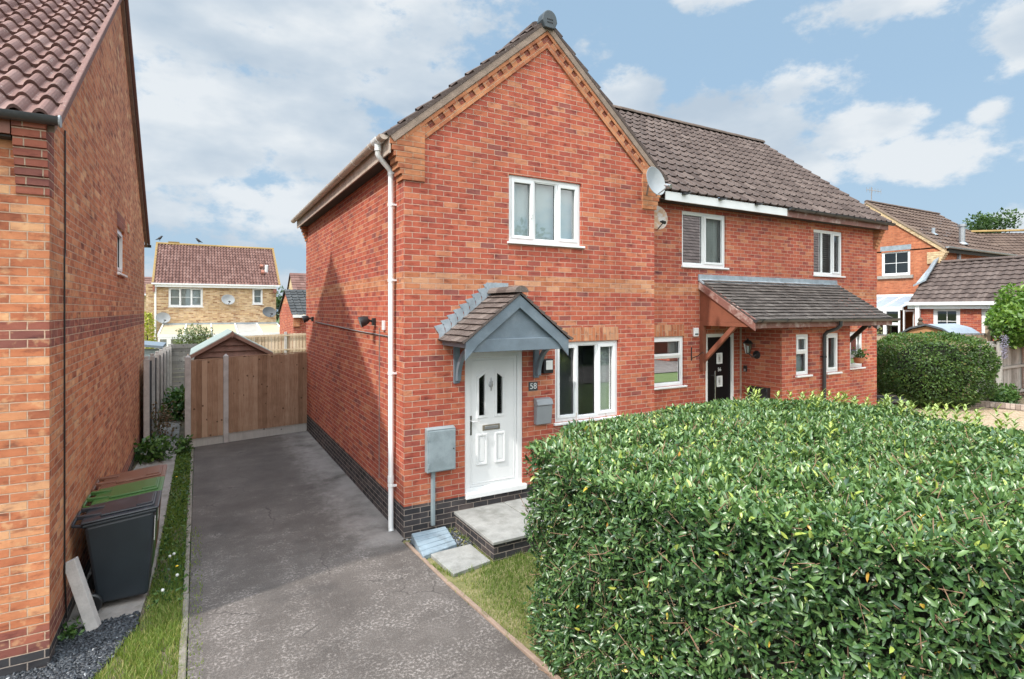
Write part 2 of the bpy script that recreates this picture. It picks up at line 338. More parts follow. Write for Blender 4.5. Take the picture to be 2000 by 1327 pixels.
leafmat('leaf_yellow', [(0, (.22, .26, .02)), (1, (.45, .45, .06))], rough=.6)
leafmat('leaf_rose', [(0, (.06, .09, .035)), (.6, (.13, .17, .07)), (1, (.25, .28, .15))], rough=.5)
leafmat('leaf_weed', [(0, (.02, .055, .014)), (.5, (.05, .12, .025)), (1, (.12, .21, .05))], rough=.45)
leafmat('leaf_tree', [(0, (.02, .045, .012)), (.5, (.045, .09, .022)), (1, (.09, .15, .04))], rough=.6)
leafmat('leaf_dead', [(0, (.10, .06, .035)), (1, (.25, .16, .10))], rough=.8)
leafmat('leaf_drybud', [(0, (.20, .13, .07)), (1, (.50, .40, .26))], rough=.8, trans=.1)
leafmat('leaf_variegated', [(0, (.20, .24, .10)), (1, (.52, .52, .33))], rough=.6)
leafmat('grass_blade', [(0, (.06, .12, .022)), (.5, (.13, .205, .04)), (.85, (.23, .29, .07)), (1, (.42, .37, .17))], rough=.55, trans=.3, spec=.3)
leafmat('slate_chip_mat', [(0, (.02, .023, .028)), (.6, (.055, .062, .072)), (.93, (.11, .12, .135)), (1, (.40, .41, .42))], rough=.45, trans=0)

def groundmats():
    m, nt, b = newmat('tarmac'); v = objvec(nt)
    sp = nd(nt, 'ShaderNodeSeparateXYZ'); lk(nt, v, sp.inputs[0])
    big = noise(nt, v, 1.3, 6, .65); mid = noise(nt, v, 7, 6, .7); fine = noise(nt, v, 95, 3, .6); spk = noise(nt, v, 34, 5, .72)
    c = ramp(nt, big, [(.34, (.056, .046, .041)), (.5, (.100, .085, .076)), (.66, (.146, .126, .115))])
    c = mixc(nt, .5, c, ramp(nt, fine, [(.32, (.042, .037, .034)), (.68, (.20, .18, .168))]))
    # lichen-grey worn patches, most on the nearer half of the drive
    wear = mth(nt, 'MULTIPLY', ramp_v(nt, spk, .47, .64), ramp_v(nt, mth(nt, 'ADD', mth(nt, 'ADD', mth(nt, 'MULTIPLY', mid, .55), mth(nt, 'MULTIPLY', big, .45)), mth(nt, 'MULTIPLY', mth(nt, 'SUBTRACT', 6.9, sp.outputs[1]), .028)), .42, .60))
    wear = mth(nt, 'MULTIPLY', wear, mth(nt, 'MULTIPLY_ADD', ramp_v(nt, noise(nt, v, 2.4, 5, .65), .40, .58), .8, .2))
    c = mixc(nt, mth(nt, 'MULTIPLY', wear, .88), c, (.34, .305, .285))
    crk = nd(nt, 'ShaderNodeTexVoronoi', feature='DISTANCE_TO_EDGE', i_Scale=.8); wv = nd(nt, 'ShaderNodeVectorMath', operation='MULTIPLY_ADD'); wn = nd(nt, 'ShaderNodeTexNoise', i_Scale=3.0, i_Detail=5.0); lk(nt, v, wn.inputs['Vector']); lk(nt, wn.outputs['Color'], wv.inputs[0]); wv.inputs[1].default_value = (.5, .5, 0); lk(nt, v, wv.inputs[2]); lk(nt, wv.outputs[0], crk.inputs['Vector'])
    c = mixc(nt, mth(nt, 'MULTIPLY', mth(nt, 'LESS_THAN', crk.outputs['Distance'], .006), mth(nt, 'MULTIPLY', ramp_v(nt, big, .45, .6), .55)), c, (.03, .027, .025))
    # paler strip along the house wall
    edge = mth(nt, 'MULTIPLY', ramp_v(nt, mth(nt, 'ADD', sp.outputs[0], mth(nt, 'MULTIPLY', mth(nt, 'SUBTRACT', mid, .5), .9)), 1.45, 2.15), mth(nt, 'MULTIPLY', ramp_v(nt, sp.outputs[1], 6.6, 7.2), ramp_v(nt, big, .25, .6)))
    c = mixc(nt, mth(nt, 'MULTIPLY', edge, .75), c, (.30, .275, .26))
    moss = mth(nt, 'MULTIPLY', ramp_v(nt, noise(nt, v, 4, 6, .75), .6, .72), ramp_v(nt, sp.outputs[1], 10.5, 13.5))
    c = mixc(nt, mth(nt, 'MULTIPLY', moss, .55), c, (.10, .09, .04))
    oil = ramp_v(nt, noise(nt, v, .9, 3, .5), .56, .70)
    c = mixc(nt, mth(nt, 'MULTIPLY', oil, .45), c, (.06, .055, .053))
    lk(nt, c, b.inputs['Base Color']); b.inputs['Roughness'].default_value = .92; b.inputs['Specular IOR Level'].default_value = .25
    bump(nt, b, fine, .006)
    def g(name, stops, s1, s2, bd, rough=.95):
        m, nt, b = newmat(name); v = objvec(nt)
        f = noise(nt, v, s1, 6, .65); f2 = noise(nt, v, s2, 4, .7)
        c = ramp(nt, mth(nt, 'ADD', mth(nt, 'MULTIPLY', f, .6), mth(nt, 'MULTIPLY', f2, .4)), stops)
        lk(nt, c, b.inputs['Base Color']); b.inputs['Roughness'].default_value = rough; bump(nt, b, f2, bd)
    g('soil', [(.35, (.07, .055, .04)), (.5, (.14, .115, .075)), (.65, (.26, .21, .14))], 4, 45, .015)
    g('turf_base', [(.35, (.10, .115, .035)), (.5, (.20, .19, .075)), (.65, (.34, .28, .16))], 3.5, 60, .015)
    g('grass_far', [(.35, (.05, .08, .02)), (.65, (.10, .14, .04))], .3, 20, .02)
    g('slate_bed', [(.4, (.02, .022, .026)), (.6, (.06, .066, .075))], 8, 60, .03)
    m, nt, b = newmat('gravel_tan'); v = objvec(nt)
    vo = nd(nt, 'ShaderNodeTexVoronoi', i_Scale=28.0); lk(nt, v, vo.inputs['Vector'])
    c = ramp(nt, vo.outputs['Color'], [(.1, (.26, .18, .11)), (.5, (.42, .32, .21)), (.9, (.56, .46, .34))])
    c = mixc(nt, ramp_v(nt, noise(nt, v, 1.2, 5), .5, .75), c, (.36, .24, .15))
    lk(nt, c, b.inputs['Base Color']); b.inputs['Roughness'].default_value = .95; bump(nt, b, vo.outputs['Distance'], .02)
groundmats()

# ------------------------------------------------------------------ geometry helpers
class MB:
    def __init__(s): s.v = []; s.f = []; s.uv = []; s.t = []; s.m = []
    def poly(s, pts, uv=None, t=.5, m=0):
        i = len(s.v); s.v += [tuple(p) for p in pts]; s.f.append(tuple(range(i, i+len(pts)))); s.t.append(t); s.m.append(m)
        if uv is None:
            P = [Vector(p) for p in pts]; n = Vector((0, 0, 0))
            for k in range(len(P)): n += P[k].cross(P[(k+1) % len(P)])
            n = Vector([abs(q) for q in n])
            if n.z >= n.x and n.z >= n.y: uv = [(p.x, p.y) for p in P]
            elif n.x > n.y: uv = [(p.y, p.z) for p in P]
            else: uv = [(p.x, p.z) for p in P]
        s.uv.append(uv); return s
    def obox(s, o, a, b, c, t=.5, m=0):
        o, a, b, c = map(Vector, (o, a, b, c))
        p = [o, o+a, o+a+b, o+b, o+c, o+a+c, o+a+b+c, o+b+c]
        for q in ((0, 3, 2, 1), (4, 5, 6, 7), (0, 1, 5, 4), (1, 2, 6, 5), (2, 3, 7, 6), (3, 0, 4, 7)): s.poly([p[k] for k in q], t=t, m=m)
        return s
    def box(s, x0, x1, y0, y1, z0, z1, t=.5, m=0):
        return s.obox((x0, y0, z0), (x1-x0, 0, 0), (0, y1-y0, 0), (0, 0, z1-z0), t, m)
    def prism(s, pts, ext, t=.5, m=0, uv=None):
        ext = Vector(ext); P = [Vector(p) for p in pts]; Q = [p+ext for p in P]; n = len(P)
        s.poly(P, t=t, m=m, uv=uv); s.poly(Q[::-1], t=t, m=m, uv=uv[::-1] if uv else None)
        for k in range(n): s.poly([P[k], Q[k], Q[(k+1) % n], P[(k+1) % n]], t=t, m=m)
        return s
    def tube(s, path, r, n=10, caps=True, t=.5):
        P = [Vector(p) for p in path]; rings = []
        rr = r if isinstance(r, (list, tuple)) else [r]*len(P)
        up = None
        for k, p in enumerate(P):
            d = (P[min(k+1, len(P)-1)]-P[max(k-1, 0)]).normalized()
            if up is None: up = Vector((0, 0, 1)) if abs(d.z) < .9 else Vector((1, 0, 0))
            a = d.cross(up).normalized(); b = a.cross(d).normalized(); up = b
            rings.append([p+a*math.cos(2*math.pi*i/n)*rr[k]+b*math.sin(2*math.pi*i/n)*rr[k] for i in range(n)])
        for k in range(len(rings)-1):
            for i in range(n):
                j = (i+1) % n; s.poly([rings[k][i], rings[k][j], rings[k+1][j], rings[k+1][i]], t=t)
        if caps: s.poly(rings[0][::-1], t=t); s.poly(rings[-1], t=t)
        return s
    def lathe(s, o, axis, prof, n=20, t=.5, cap=False):
        o = Vector(o); ax = Vector(axis).normalized(); a = ax.orthogonal().normalized(); b = ax.cross(a)
        rings = [[o+ax*h+(a*math.cos(2*math.pi*i/n)+b*math.sin(2*math.pi*i/n))*r for i in range(n)] for r, h in prof]
        for k in range(len(rings)-1):
            for i in range(n):
                j = (i+1) % n; s.poly([rings[k][i], rings[k][j], rings[k+1][j], rings[k+1][i]], t=t)
        if cap: s.poly(rings[0][::-1], t=t); s.poly(rings[-1], t=t)
        return s
    def build(s, name, mat, parent=None, smooth=False, bevel=0, weld=False, label=None):
        me = bpy.data.meshes.new(name); me.from_pydata(s.v, [], s.f)
        ul = me.uv_layers.new(name='UVMap'); flat = [c for f in s.uv for q in f for c in q]; ul.data.foreach_set('uv', flat)
        at = me.attributes.new('tint', 'FLOAT', 'FACE'); at.data.foreach_set('value', s.t)
        mats = mat if isinstance(mat, (list, tuple)) else [mat]
        for q in mats: me.materials.append(MATS[q])
        if len(mats) > 1: me.polygons.foreach_set('material_index', s.m)
        bm = bmesh.new(); bm.from_mesh(me)
        if weld or bevel or smooth: bmesh.ops.remove_doubles(bm, verts=bm.verts, dist=1e-5)
        bmesh.ops.recalc_face_normals(bm, faces=bm.faces)
        bm.to_mesh(me); bm.free()
        if smooth:
            me.polygons.foreach_set('use_smooth', [True]*len(me.polygons))
            try: me.set_sharp_from_angle(angle=R(40))
            except Exception: pass
        o = bpy.data.objects.new(name, me); COL.objects.link(o)
        if bevel:
            md = o.modifiers.new('bevel', 'BEVEL'); md.width = bevel; md.segments = 2; md.limit_method = 'ANGLE'; md.angle_limit = R(50)
        if parent: adopt(o, parent)
        if label: o['label'] = label
        return o
def world_loc(p):
    l = Vector(p.location)
    while p.parent: p = p.parent; l += Vector(p.location)
    return l
def adopt(o, p):
    o.parent = p
    r = p
    while r.parent: r = r.parent
    if p.parent is None: o.matrix_parent_inverse = Matrix.Translation(-Vector(p.location))
def thing(name, label, cat, loc=(0, 0, 0), group=None):
    o = bpy.data.objects.new(name, None); o.empty_display_size = .2; COL.objects.link(o)
    o.location = loc; o['label'] = label; o['category'] = cat
    if group: o['group'] = group
    return o
def tag(o, label, cat, group=None):
    o['label'] = label; o['category'] = cat
    if group: o['group'] = group
    return o
def struct(o): o['kind'] = 'structure'; return o
def stuff(o): o['kind'] = 'stuff'; return o

class Fr:   # wall frame: origin, along U, outward N, up Z
    def __init__(s, o, U, N): s.o = Vector(o); s.U = Vector(U).normalized(); s.N = Vector(N).normalized()
    def p(s, u, n, z): return s.o+s.U*u+s.N*n+Vector((0, 0, z))
def fbox(mb, fr, u0, u1, n0, n1, z0, z1, t=.5, m=0):
    mb.obox(fr.p(u0, n0, z0), fr.U*(u1-u0), fr.N*(n1-n0), Vector((0, 0, z1-z0)), t, m); return mb
def fring(mb, fr, u0, u1, z0, z1, w, n0, n1):
    fbox(mb, fr, u0, u0+w, n0, n1, z0, z1); fbox(mb, fr, u1-w, u1, n0, n1, z0, z1)
    fbox(mb, fr, u0+w, u1-w, n0, n1, z0, z0+w); fbox(mb, fr, u0+w, u1-w, n0, n1, z1-w, z1); return mb
def wall(mb, fr, u0, u1, z0, z1, holes=(), depth=.11, top=None):
    us = sorted({u0, u1, *[h[0] for h in holes], *[h[1] for h in holes]}); zs = sorted({z0, z1, *[h[2] for h in holes], *[h[3] for h in holes]})
    for a, b in zip(us, us[1:]):
        for c, d in zip(zs, zs[1:]):
            um, zm = (a+b)/2, (c+d)/2
            if any(h[0] < um < h[1] and h[2] < zm < h[3] for h in holes): continue
            mb.poly([fr.p(a, 0, c), fr.p(b, 0, c), fr.p(b, 0, d), fr.p(a, 0, d)], [(a, c), (b, c), (b, d), (a, d)])
    for a, b, c, d in holes:
        for q, w in (((a, a), (c, d)), ((b, b), (c, d))):
            u = q[0]; mb.poly([fr.p(u, 0, c), fr.p(u, 0, d), fr.p(u, -depth, d), fr.p(u, -depth, c)], [(u, c), (u, d), (u+depth, d), (u+depth, c)])
        for z in (c, d): mb.poly([fr.p(a, 0, z), fr.p(b, 0, z), fr.p(b, -depth, z), fr.p(a, -depth, z)], [(a, z), (b, z), (b, z+.03), (a, z+.03)])
    if top: mb.poly([fr.p(u, 0, z) for u, z in top], [(u, z) for u, z in top])
    return mb

def window(parent, fr, u0, u1, z0, z1, cols, back=None, fw=.055, mull=.03, sill=True, inset=.035, glass='glass', curtains=(), slats=False, bars=None, room=True, deep=1.3):
    """cols: list of (share of width, [(share of height from bottom, opening?), ...])"""
    mb = MB(); n0, n1 = -inset-.06, -inset
    fring(mb, fr, u0, u1, z0, z1, fw, n0, n1)
    iu0, iu1, iz0, iz1 = u0+fw, u1-fw, z0+fw, z1-fw; u = iu0; lights = []
    tot = sum(c[0] for c in cols); W = iu1-iu0
    for k, (sh, rows) in enumerate(cols):
        a = u; b = u+W*sh/tot; u = b
        if k: fbox(mb, fr, a-mull/2, a+mull/2, n0, n1-.001, iz0, iz1)
        aa = a+(mull/2 if k else 0); bb = b-(mull/2 if k < len(cols)-1 else 0)
        z = iz0; th = sum(r[0] for r in rows); H = iz1-iz0
        for j, (hs, op) in enumerate(rows):
            c = z; d = z+H*hs/th; z = d
            if j: fbox(mb, fr, aa, bb, n0, n1-.002, c-mull/2, c+mull/2)
            lights.append((aa, bb, c+(mull/2 if j else 0), d-(mull/2 if j < len(rows)-1 else 0), op))
    w = mb.build('window', 'upvc_white', parent, bevel=.006)
    for a, b, c, d, op in lights:
        sw = .045 if op else .016
        s = MB(); fring(s, fr, a, b, c, d, sw, n0+.005, n1+.016 if op else n1-.012)
        s.build('sash' if op else 'bead', 'upvc_white', w, bevel=.004)
        MB().poly([fr.p(a+sw, n0+.025, c+sw), fr.p(b-sw, n0+.025, c+sw), fr.p(b-sw, n0+.025, d-sw), fr.p(a+sw, n0+.025, d-sw)]).build('pane', glass, w)
        # dark gasket line round the glass
        g = MB(); fring(g, fr, a+sw-.003, b-sw+.003, c+sw-.003, d-sw+.003, .008, n0+.020, n0+.034); g.build('gasket', 'black_plastic', w)
        if bars:
            g = MB()
            for q in range(1, bars[0]): uu = a+(b-a)*q/bars[0]; fbox(g, fr, uu-.012, uu+.012, n0+.018, n0+.032, c+sw, d-sw)
            for q in range(1, bars[1]): zz = c+(d-c)*q/bars[1]; fbox(g, fr, a+sw, b-sw, n0+.019, n0+.033, zz-.012, zz+.012)
            g.build('glazing_bar', 'upvc_white', w)
    if sill:
        s = MB(); fbox(s, fr, u0-.03, u1+.05, n0, .045, z0-.035, z0-.001); s.build('sill', 'upvc_white', w, bevel=.006)
    if room:
        r = MB(); e = .25; a, b, c, d, n2, n3 = u0-e, u1+e, z0-e, z1+.1, -.125, -deep
        P = lambda u, n, z: fr.p(u, n, z)
        for q in ([(a, n3, c), (b, n3, c), (b, n3, d), (a, n3, d)], [(a, n2, c), (a, n3, c), (a, n3, d), (a, n2, d)], [(b, n2, c), (b, n3, c), (b, n3, d), (b, n2, d)],
                  [(a, n2, c), (b, n2, c), (b, n3, c), (a, n3, c)], [(a, n2, d), (b, n2, d), (b, n3, d), (a, n3, d)]): r.poly([P(*x) for x in q])
        r.build('room', 'room_grey', w)
    if back:
        fbox(MB(), fr, u0+.02, u1-.02, -.150, -.145, z0+.02, z1-.02).build('blind', back, w)
    if slats:
        g = MB(); z = z0+.06
        while z < z1-.05:
            g.obox(fr.p(u0+.03, -.14, z), fr.U*(u1-u0-.06), fr.N*(-.035)+Vector((0, 0, .025)), Vector((0, 0, .004))); z += .05
        g.build('blind', 'blind_slat', w)
    for a, b in curtains:
        g = MB(); N = 28; pts = []
        for i in range(N+1):
            t = i/N; pts.append((a+(b-a)*t, -.17+.03*math.sin(t*(b-a)/.07*2*math.pi)))
        for (p, q) in zip(pts, pts[1:]):
            g.poly([fr.p(p[0], p[1], z0-.05), fr.p(q[0], q[1], z0-.05), fr.p(q[0], q[1], z1), fr.p(p[0], p[1], z1)])
        g.build('curtain', 'curtain_white', w, smooth=True)
    return w

def prof(kind, t):
    if kind == 'roman':      # flat pan with a round roll
        x = (t-.68)/.30; return .034*math.cos(x*math.pi/1.0) if abs(x) < .5 else 0
    if kind == 'barrel':
        return .056*math.sin(math.pi*t/.68)**.8 if t < .68 else -.006*math.sin(math.pi*(t-.68)/.32)
    if kind == 'soft': return .022*math.sin(2*math.pi*t)
    if kind == 'flat': return 0.0 if t < .97 else -.008
    return 0.0
SAMP = {'roman': [0, .3, .53, .58, .63, .68, .73, .78, .83], 'barrel': [0, .05, .12, .22, .34, .46, .56, .63, .68, .76, .84, .92], 'soft': [0, .25, .5, .75], 'flat': [0, .05, .95, .97, .985]}
SAMP['barrel_far'] = [0, .17, .34, .51, .68, .84]; SAMP['roman_far'] = [0, .5, .6, .68, .76, .86]
def tiles(mb, O, U, V, W, L, tw, gauge, kind, step=.025, clip=None, stagger=False, drop=.035, r=random):
    """tiled slope: O eave corner, U along eave, V up the slope"""
    O, U, V = Vector(O), Vector(U).normalized(), Vector(V).normalized(); N = U.cross(V).normalized()
    if N.z < 0: N = -N
    base = kind.split('_')[0]; ss = SAMP.get(kind, SAMP[base])
    nc = max(1, round(L/gauge)); gauge = L/nc; nt_ = max(1, math.ceil(W/tw))
    for j in range(nc):
        off = (tw*.5 if stagger and j % 2 else 0); v0, v1 = j*gauge, (j+1)*gauge
        us = [(i*tw+s_*tw-off, prof(base, s_), i) for i in range(nt_+1) for s_ in ss]
        us = [q for q in us if 0 < q[0] < W]; us = [(0, prof(base, (off/tw) % 1), 0)]+us+[(W, prof(base, ((W+off)/tw) % 1), nt_)]
        tint = {}; jit = {}
        for q in us:
            tint.setdefault(q[2], min(1, max(0, r.gauss(.5, .22)))); jit.setdefault(q[2], r.uniform(-.004, .004))
        for p, q in zip(us, us[1:]):
            a, b = p[0], q[0]; k = p[2]; s0 = step+jit[k]
            A0, B0 = O+U*a+V*(v0-.012+jit[k])+N*(s0+p[1]), O+U*b+V*(v0-.012+jit[k])+N*(s0+q[1])
            A1, B1 = O+U*a+V*v1+N*(p[1]), O+U*b+V*v1+N*(q[1])
            mb.poly([A0, B0, B1, A1], t=tint[k])
            A2, B2 = A0-N*(step+.01)+V*.012, B0-N*(step+.01)+V*.012
            if j == 0: A2, B2 = A0-N*.03, B0-N*.03
            mb.poly([A2, B2, B0, A0], t=max(0, tint[k]-.25))
        for u in (0, W):
            h = us[0][1] if u == 0 else us[-1][1]
            mb.poly([O+U*u+V*v0+N*(step+h), O+U*u+V*v1+N*h, O+U*u+V*v1-N*drop, O+U*u+V*v0-N*drop], t=.4)
    return mb
def ridge(mb, a, b, r=.12, seg=.45, n=8, tilt=0):
    a, b = Vector(a), Vector(b); L = (b-a).length; d = (b-a)/L; side = d.cross(Vector((0, 0, 1))).normalized(); k = max(1, round(L/seg)); up = Vector((0, 0, 1))
    for i in range(k):
        p, q = a+d*(L*i/k-.01), a+d*(L*(i+1)/k); rr = r*(1.03 if i % 2 else 1.0)
        t = min(1, max(0, random.gauss(.5, .2)))
        A = [p+side*math.cos(math.pi*m/n)*rr+up*(math.sin(math.pi*m/n)*rr*.8-.04) for m in range(n+1)]
        B = [q+side*math.cos(math.pi*m/n)*rr+up*(math.sin(math.pi*m/n)*rr*.8-.04) for m in range(n+1)]
        for m in range(n): mb.poly([A[m], A[m+1], B[m+1], B[m]], t=t)
        mb.poly(A, t=t); mb.poly(B, t=t)
    return mb
def halfpipe(mb, a, b, r, th=.006, n=10, ends=True):
    a, b = Vector(a), Vector(b); d = (b-a).normalized(); side = d.cross(Vector((0, 0, 1))).normalized(); up = Vector((0, 0, 1))
    def ring(p, rr): return [p+side*math.cos(math.pi*k/n)*rr-up*math.sin(math.pi*k/n)*rr for k in range(n+1)]
    Ao, Bo, Ai, Bi = ring(a, r), ring(b, r), ring(a, r-th), ring(b, r-th)
    for k in range(n):
        mb.poly([Ao[k], Ao[k+1], Bo[k+1], Bo[k]]); mb.poly([Ai[k], Ai[k+1], Bi[k+1], Bi[k]])
    for k in (0, n): mb.poly([Ao[k], Bo[k], Bi[k], Ai[k]])
    if ends: mb.poly(Ao); mb.poly(Bo)
    return mb

# leaves, blades and chips straight from numpy arrays
def raw_mesh(name, V, F, tint, mat, parent=None, smooth=False):
    me = bpy.data.meshes.new(name); k = F.shape[1]
    me.vertices.add(len(V)); me.vertices.foreach_set('co', V.astype(np.float32).ravel())
    me.loops.add(F.size); me.loops.foreach_set('vertex_index', F.astype(np.int32).ravel())
    me.polygons.add(len(F)); me.polygons.foreach_set('loop_start', np.arange(0, F.size, k, dtype=np.int32))
    me.update(calc_edges=True); me.validate()
    at = me.attributes.new('tint', 'FLOAT', 'FACE'); at.data.foreach_set('value', tint.astype(np.float32))
    me.materials.append(MATS[mat])
    if smooth: me.polygons.foreach_set('use_smooth', np.ones(len(F), dtype=bool))
    o = bpy.data.objects.new(name, me); COL.objects.link(o)
    if parent: adopt(o, parent)
    return o
def unit(a): return a/np.maximum(1e-9, np.linalg.norm(a, axis=1, keepdims=True))
def leaves(name, P, D, Nn, length, width, tint, mat, parent=None, droop=.25, fold=.22):
    n = len(P); D = unit(D); S = unit(np.cross(D, Nn)); Nn = np.cross(S, D)
    T = [0, .3, .3, .3, .68, .68, .68, 1.0]; Wd = [0, -.48, 0, .48, -.42, 0, .42, 0]
    length = np.broadcast_to(length, n); width = np.broadcast_to(width, n)
    V = np.zeros((n, 8, 3)); dr = droop*rng.uniform(.2, 1.6, n)
    for k in range(8):
        V[:, k] = P+D*(T[k]*length)[:, None]+S*(Wd[k]*width)[:, None]+Nn*((abs(Wd[k])*fold*width*2)-(T[k]**2)*dr*length)[:, None]
    q = np.array([[0, 2, 1, 1], [0, 3, 2, 2], [1, 2, 5, 4], [2, 3, 6, 5], [4, 5, 7, 7], [5, 6, 7, 7]])
    tri = np.array([[0, 2, 1], [0, 3, 2], [1, 2, 5], [1, 5, 4], [2, 3, 6], [2, 6, 5], [4, 5, 7], [5, 6, 7]])
    F = (tri[None]+(np.arange(n)*8)[:, None, None]).reshape(-1, 3)
    return raw_mesh(name, V.reshape(-1, 3), F, np.repeat(tint, 8), mat, parent, smooth=True)
def simple_leaves(name, P, Nn, size, tint, mat, parent=None, aspect=.55):
    n = len(P); D = unit(rng.normal(size=(n, 3))+Nn*.5); S = unit(np.cross(D, Nn+rng.normal(size=(n, 3))*.5)); size = np.broadcast_to(size, n)[:, None]
    K = unit(np.cross(S, D))
    V = np.stack([P, P+D*size*.5+S*size*aspect*.5+K*size*.08, P+D*size, P+D*size*.5-S*size*aspect*.5+K*size*.08], 1)
    F = (np.array([[0, 1, 2], [0, 2, 3]])[None]+(np.arange(n)*4)[:, None, None]).reshape(-1, 3)
    return raw_mesh(name, V.reshape(-1, 3), F, np.repeat(tint, 2), mat, parent)
def blades(name, P, h, w, tint, mat='grass_blade', lean=.6):
    n = len(P); a = rng.uniform(0, 2*np.pi, n); S = np.stack([np.cos(a), np.sin(a), 0*a], 1); b = rng.uniform(0, 2*np.pi, n)
    L = np.stack([np.cos(b), np.sin(b), 0*b], 1)*(rng.uniform(.1, 1, n)*lean*h)[:, None]; Zu = np.zeros((n, 3)); Zu[:, 2] = h
    w = np.broadcast_to(w, n)[:, None]
    V = np.stack([P-S*w, P+S*w, P+Zu*.6+L*.4-S*w*.7, P+Zu*.6+L*.4+S*w*.7, P+Zu+L], 1)
    F = (np.array([[0, 1, 3], [0, 3, 2], [2, 3, 4]])[None]+(np.arange(n)*5)[:, None, None]).reshape(-1, 3)
    return raw_mesh(name, V.reshape(-1, 3), F, np.repeat(tint, 3), mat)
def in_poly(P, poly):
    x, y = P[:, 0], P[:, 1]; ins = np.zeros(len(P), bool); n = len(poly)
    for i in range(n):
        (x0, y0), (x1, y1) = poly[i], poly[(i+1) % n]
        c = ((y0 > y) != (y1 > y)) & (x < (x1-x0)*(y-y0)/((y1-y0) or 1e-9)+x0); ins ^= c
    return ins
def scatter(poly, n, z=0.0):
    a = np.array(poly); lo, hi = a.min(0), a.max(0); out = np.zeros((0, 2))
    while len(out) < n:
        p = rng.uniform(lo, hi, (n*2, 2)); out = np.concatenate([out, p[in_poly(p, poly)]])
    out = out[:n]; return np.concatenate([out, np.full((n, 1), z)], 1)
def sheet(name, poly, z, mat, thick=None):
    mb = MB()
    if thick: mb.prism([(x, y, z-thick) for x, y in poly], (0, 0, thick))
    else: mb.poly([(x, y, z) for x, y in poly])
    return mb.build(name, mat)
def text_mesh(name, s, size, mat, parent, o, U, N, depth=.004, bold=False):
    cu = bpy.data.curves.new(name, 'FONT'); cu.body = s; cu.size = size; cu.extrude = depth; cu.align_x = 'CENTER'; cu.align_y = 'CENTER'
    if bold: cu.offset = size*.02
    t = bpy.data.objects.new(name, cu); COL.objects.link(t)
    dg = bpy.context.evaluated_depsgraph_get(); me = bpy.data.meshes.new_from_object(t.evaluated_get(dg)); bpy.data.objects.remove(t)
    U, N = Vector(U).normalized(), Vector(N).normalized(); Z = N.cross(U)
    M = Matrix((( U.x, Z.x, N.x, o[0]), (U.y, Z.y, N.y, o[1]), (U.z, Z.z, N.z, o[2]), (0, 0, 0, 1)))
    me.transform(M); me.materials.clear(); me.materials.append(MATS[mat])
    q = bpy.data.objects.new(name, me); COL.objects.link(q)
    if parent: adopt(q, parent)
    return q

# ================================================================== SETTING: ground
XS, XR, YF, YB = 2.354, 6.82, 7.011, 14.57
YN, NR = 7.65, 15.18
XL = -1.098
g = sheet('ground', [(-400, -400), (400, -400), (400, 400), (-400, 400)], -0.06, 'grass_far'); struct(g)
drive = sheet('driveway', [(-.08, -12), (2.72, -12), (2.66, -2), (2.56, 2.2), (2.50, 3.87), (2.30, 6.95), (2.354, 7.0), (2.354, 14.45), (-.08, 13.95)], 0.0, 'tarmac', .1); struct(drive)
struct(sheet('garden_soil', [(2.56, -3), (9.0, -3), (9.0, 7.64), (6.82, 7.64), (6.82, 7.0), (2.36, 7.0), (2.32, 6.95), (2.52, 3.87)], -.02, 'turf_base'))
struct(sheet('side_strip_soil', [(XL, 3.6), (-.10, 3.6), (-.10, 13.9), (-.2, 27), (XL, 27)], -.03, 'soil'))
struct(sheet('front_verge_soil', [(-8, -6), (-.10, -6), (-.10, 3.6), (XL, 3.6), (XL, 6.0), (-8, 6.0)], -.034, 'soil'))
struct(sheet('side_path', [(XL, 6.55), (-.50, 6.62), (-.44, 7.6), (-.42, 10), (-.40, 13.8), (-.42, 17.5), (-.9, 17.5), (-.98, 14.0), (XL, 12)], -.008, 'paving_path', .1))
struct(sheet('slate_bed', [(-1.9, 4.9), (-1.0, 5.15), (-.74, 5.65), (-.52, 6.3), (-.50, 6.62), (XL, 6.55), (XL, 5.99), (-1.9, 5.99)], -.014, 'slate_bed'))
struct(sheet('gravel_drive', [(12.5, 2.2), (45, 2.2), (45, 12), (NR, 12), (NR, 7.64), (9.0, 7.64), (9.0, 6.2)], -.02, 'gravel_tan'))
struct(sheet('road', [(-60, -9.5), (60, -9.5), (60, -4.0), (-60, -4.0)], -.025, 'tarmac'))
struct(sheet('back_garden', [(-8, 14.6), (16, 14.6), (16, 40), (-8, 40)], -.045, 'turf_base'))

# concrete and timber edgings beside the drive
mb = MB(); y = 3.2
while y < 13.9:
    l = .9; mb.box(-.142+random.uniform(-.006, .006), -.088+random.uniform(-.004, .004), y, y+l-.008, -.1, .012+random.uniform(-.008, .008)); y += l
tag(mb.build('edging_kerb', 'concrete_kerb', bevel=.012), 'low grey concrete edging between tarmac drive and weedy strip', 'edging')
mb = MB(); pts = [(2.315, 6.86), (2.37, 5.6), (2.45, 4.6), (2.515, 3.87), (2.56, 2.6), (2.60, .5)]
for (a, b), (c, d) in zip(pts, pts[1:]):
    n = max(1, round(math.hypot(c-a, d-b)/.9))
    for k in range(n):
        p0 = Vector((a+(c-a)*k/n, b+(d-b)*k/n, -.08)); p1 = Vector((a+(c-a)*(k+1)/n, b+(d-b)*(k+1)/n-.006, -.08))
        dirv = p1-p0; s_ = Vector((-dirv.y, dirv.x, 0)).normalized()*-.045
        mb.obox(p0, dirv, -s_, (0, 0, .098+random.uniform(-.006, .006)))
tag(mb.build('edging_strip', 'edging_timber', bevel=.006), 'weathered pinkish edging strip between tarmac drive and front lawn', 'edging')

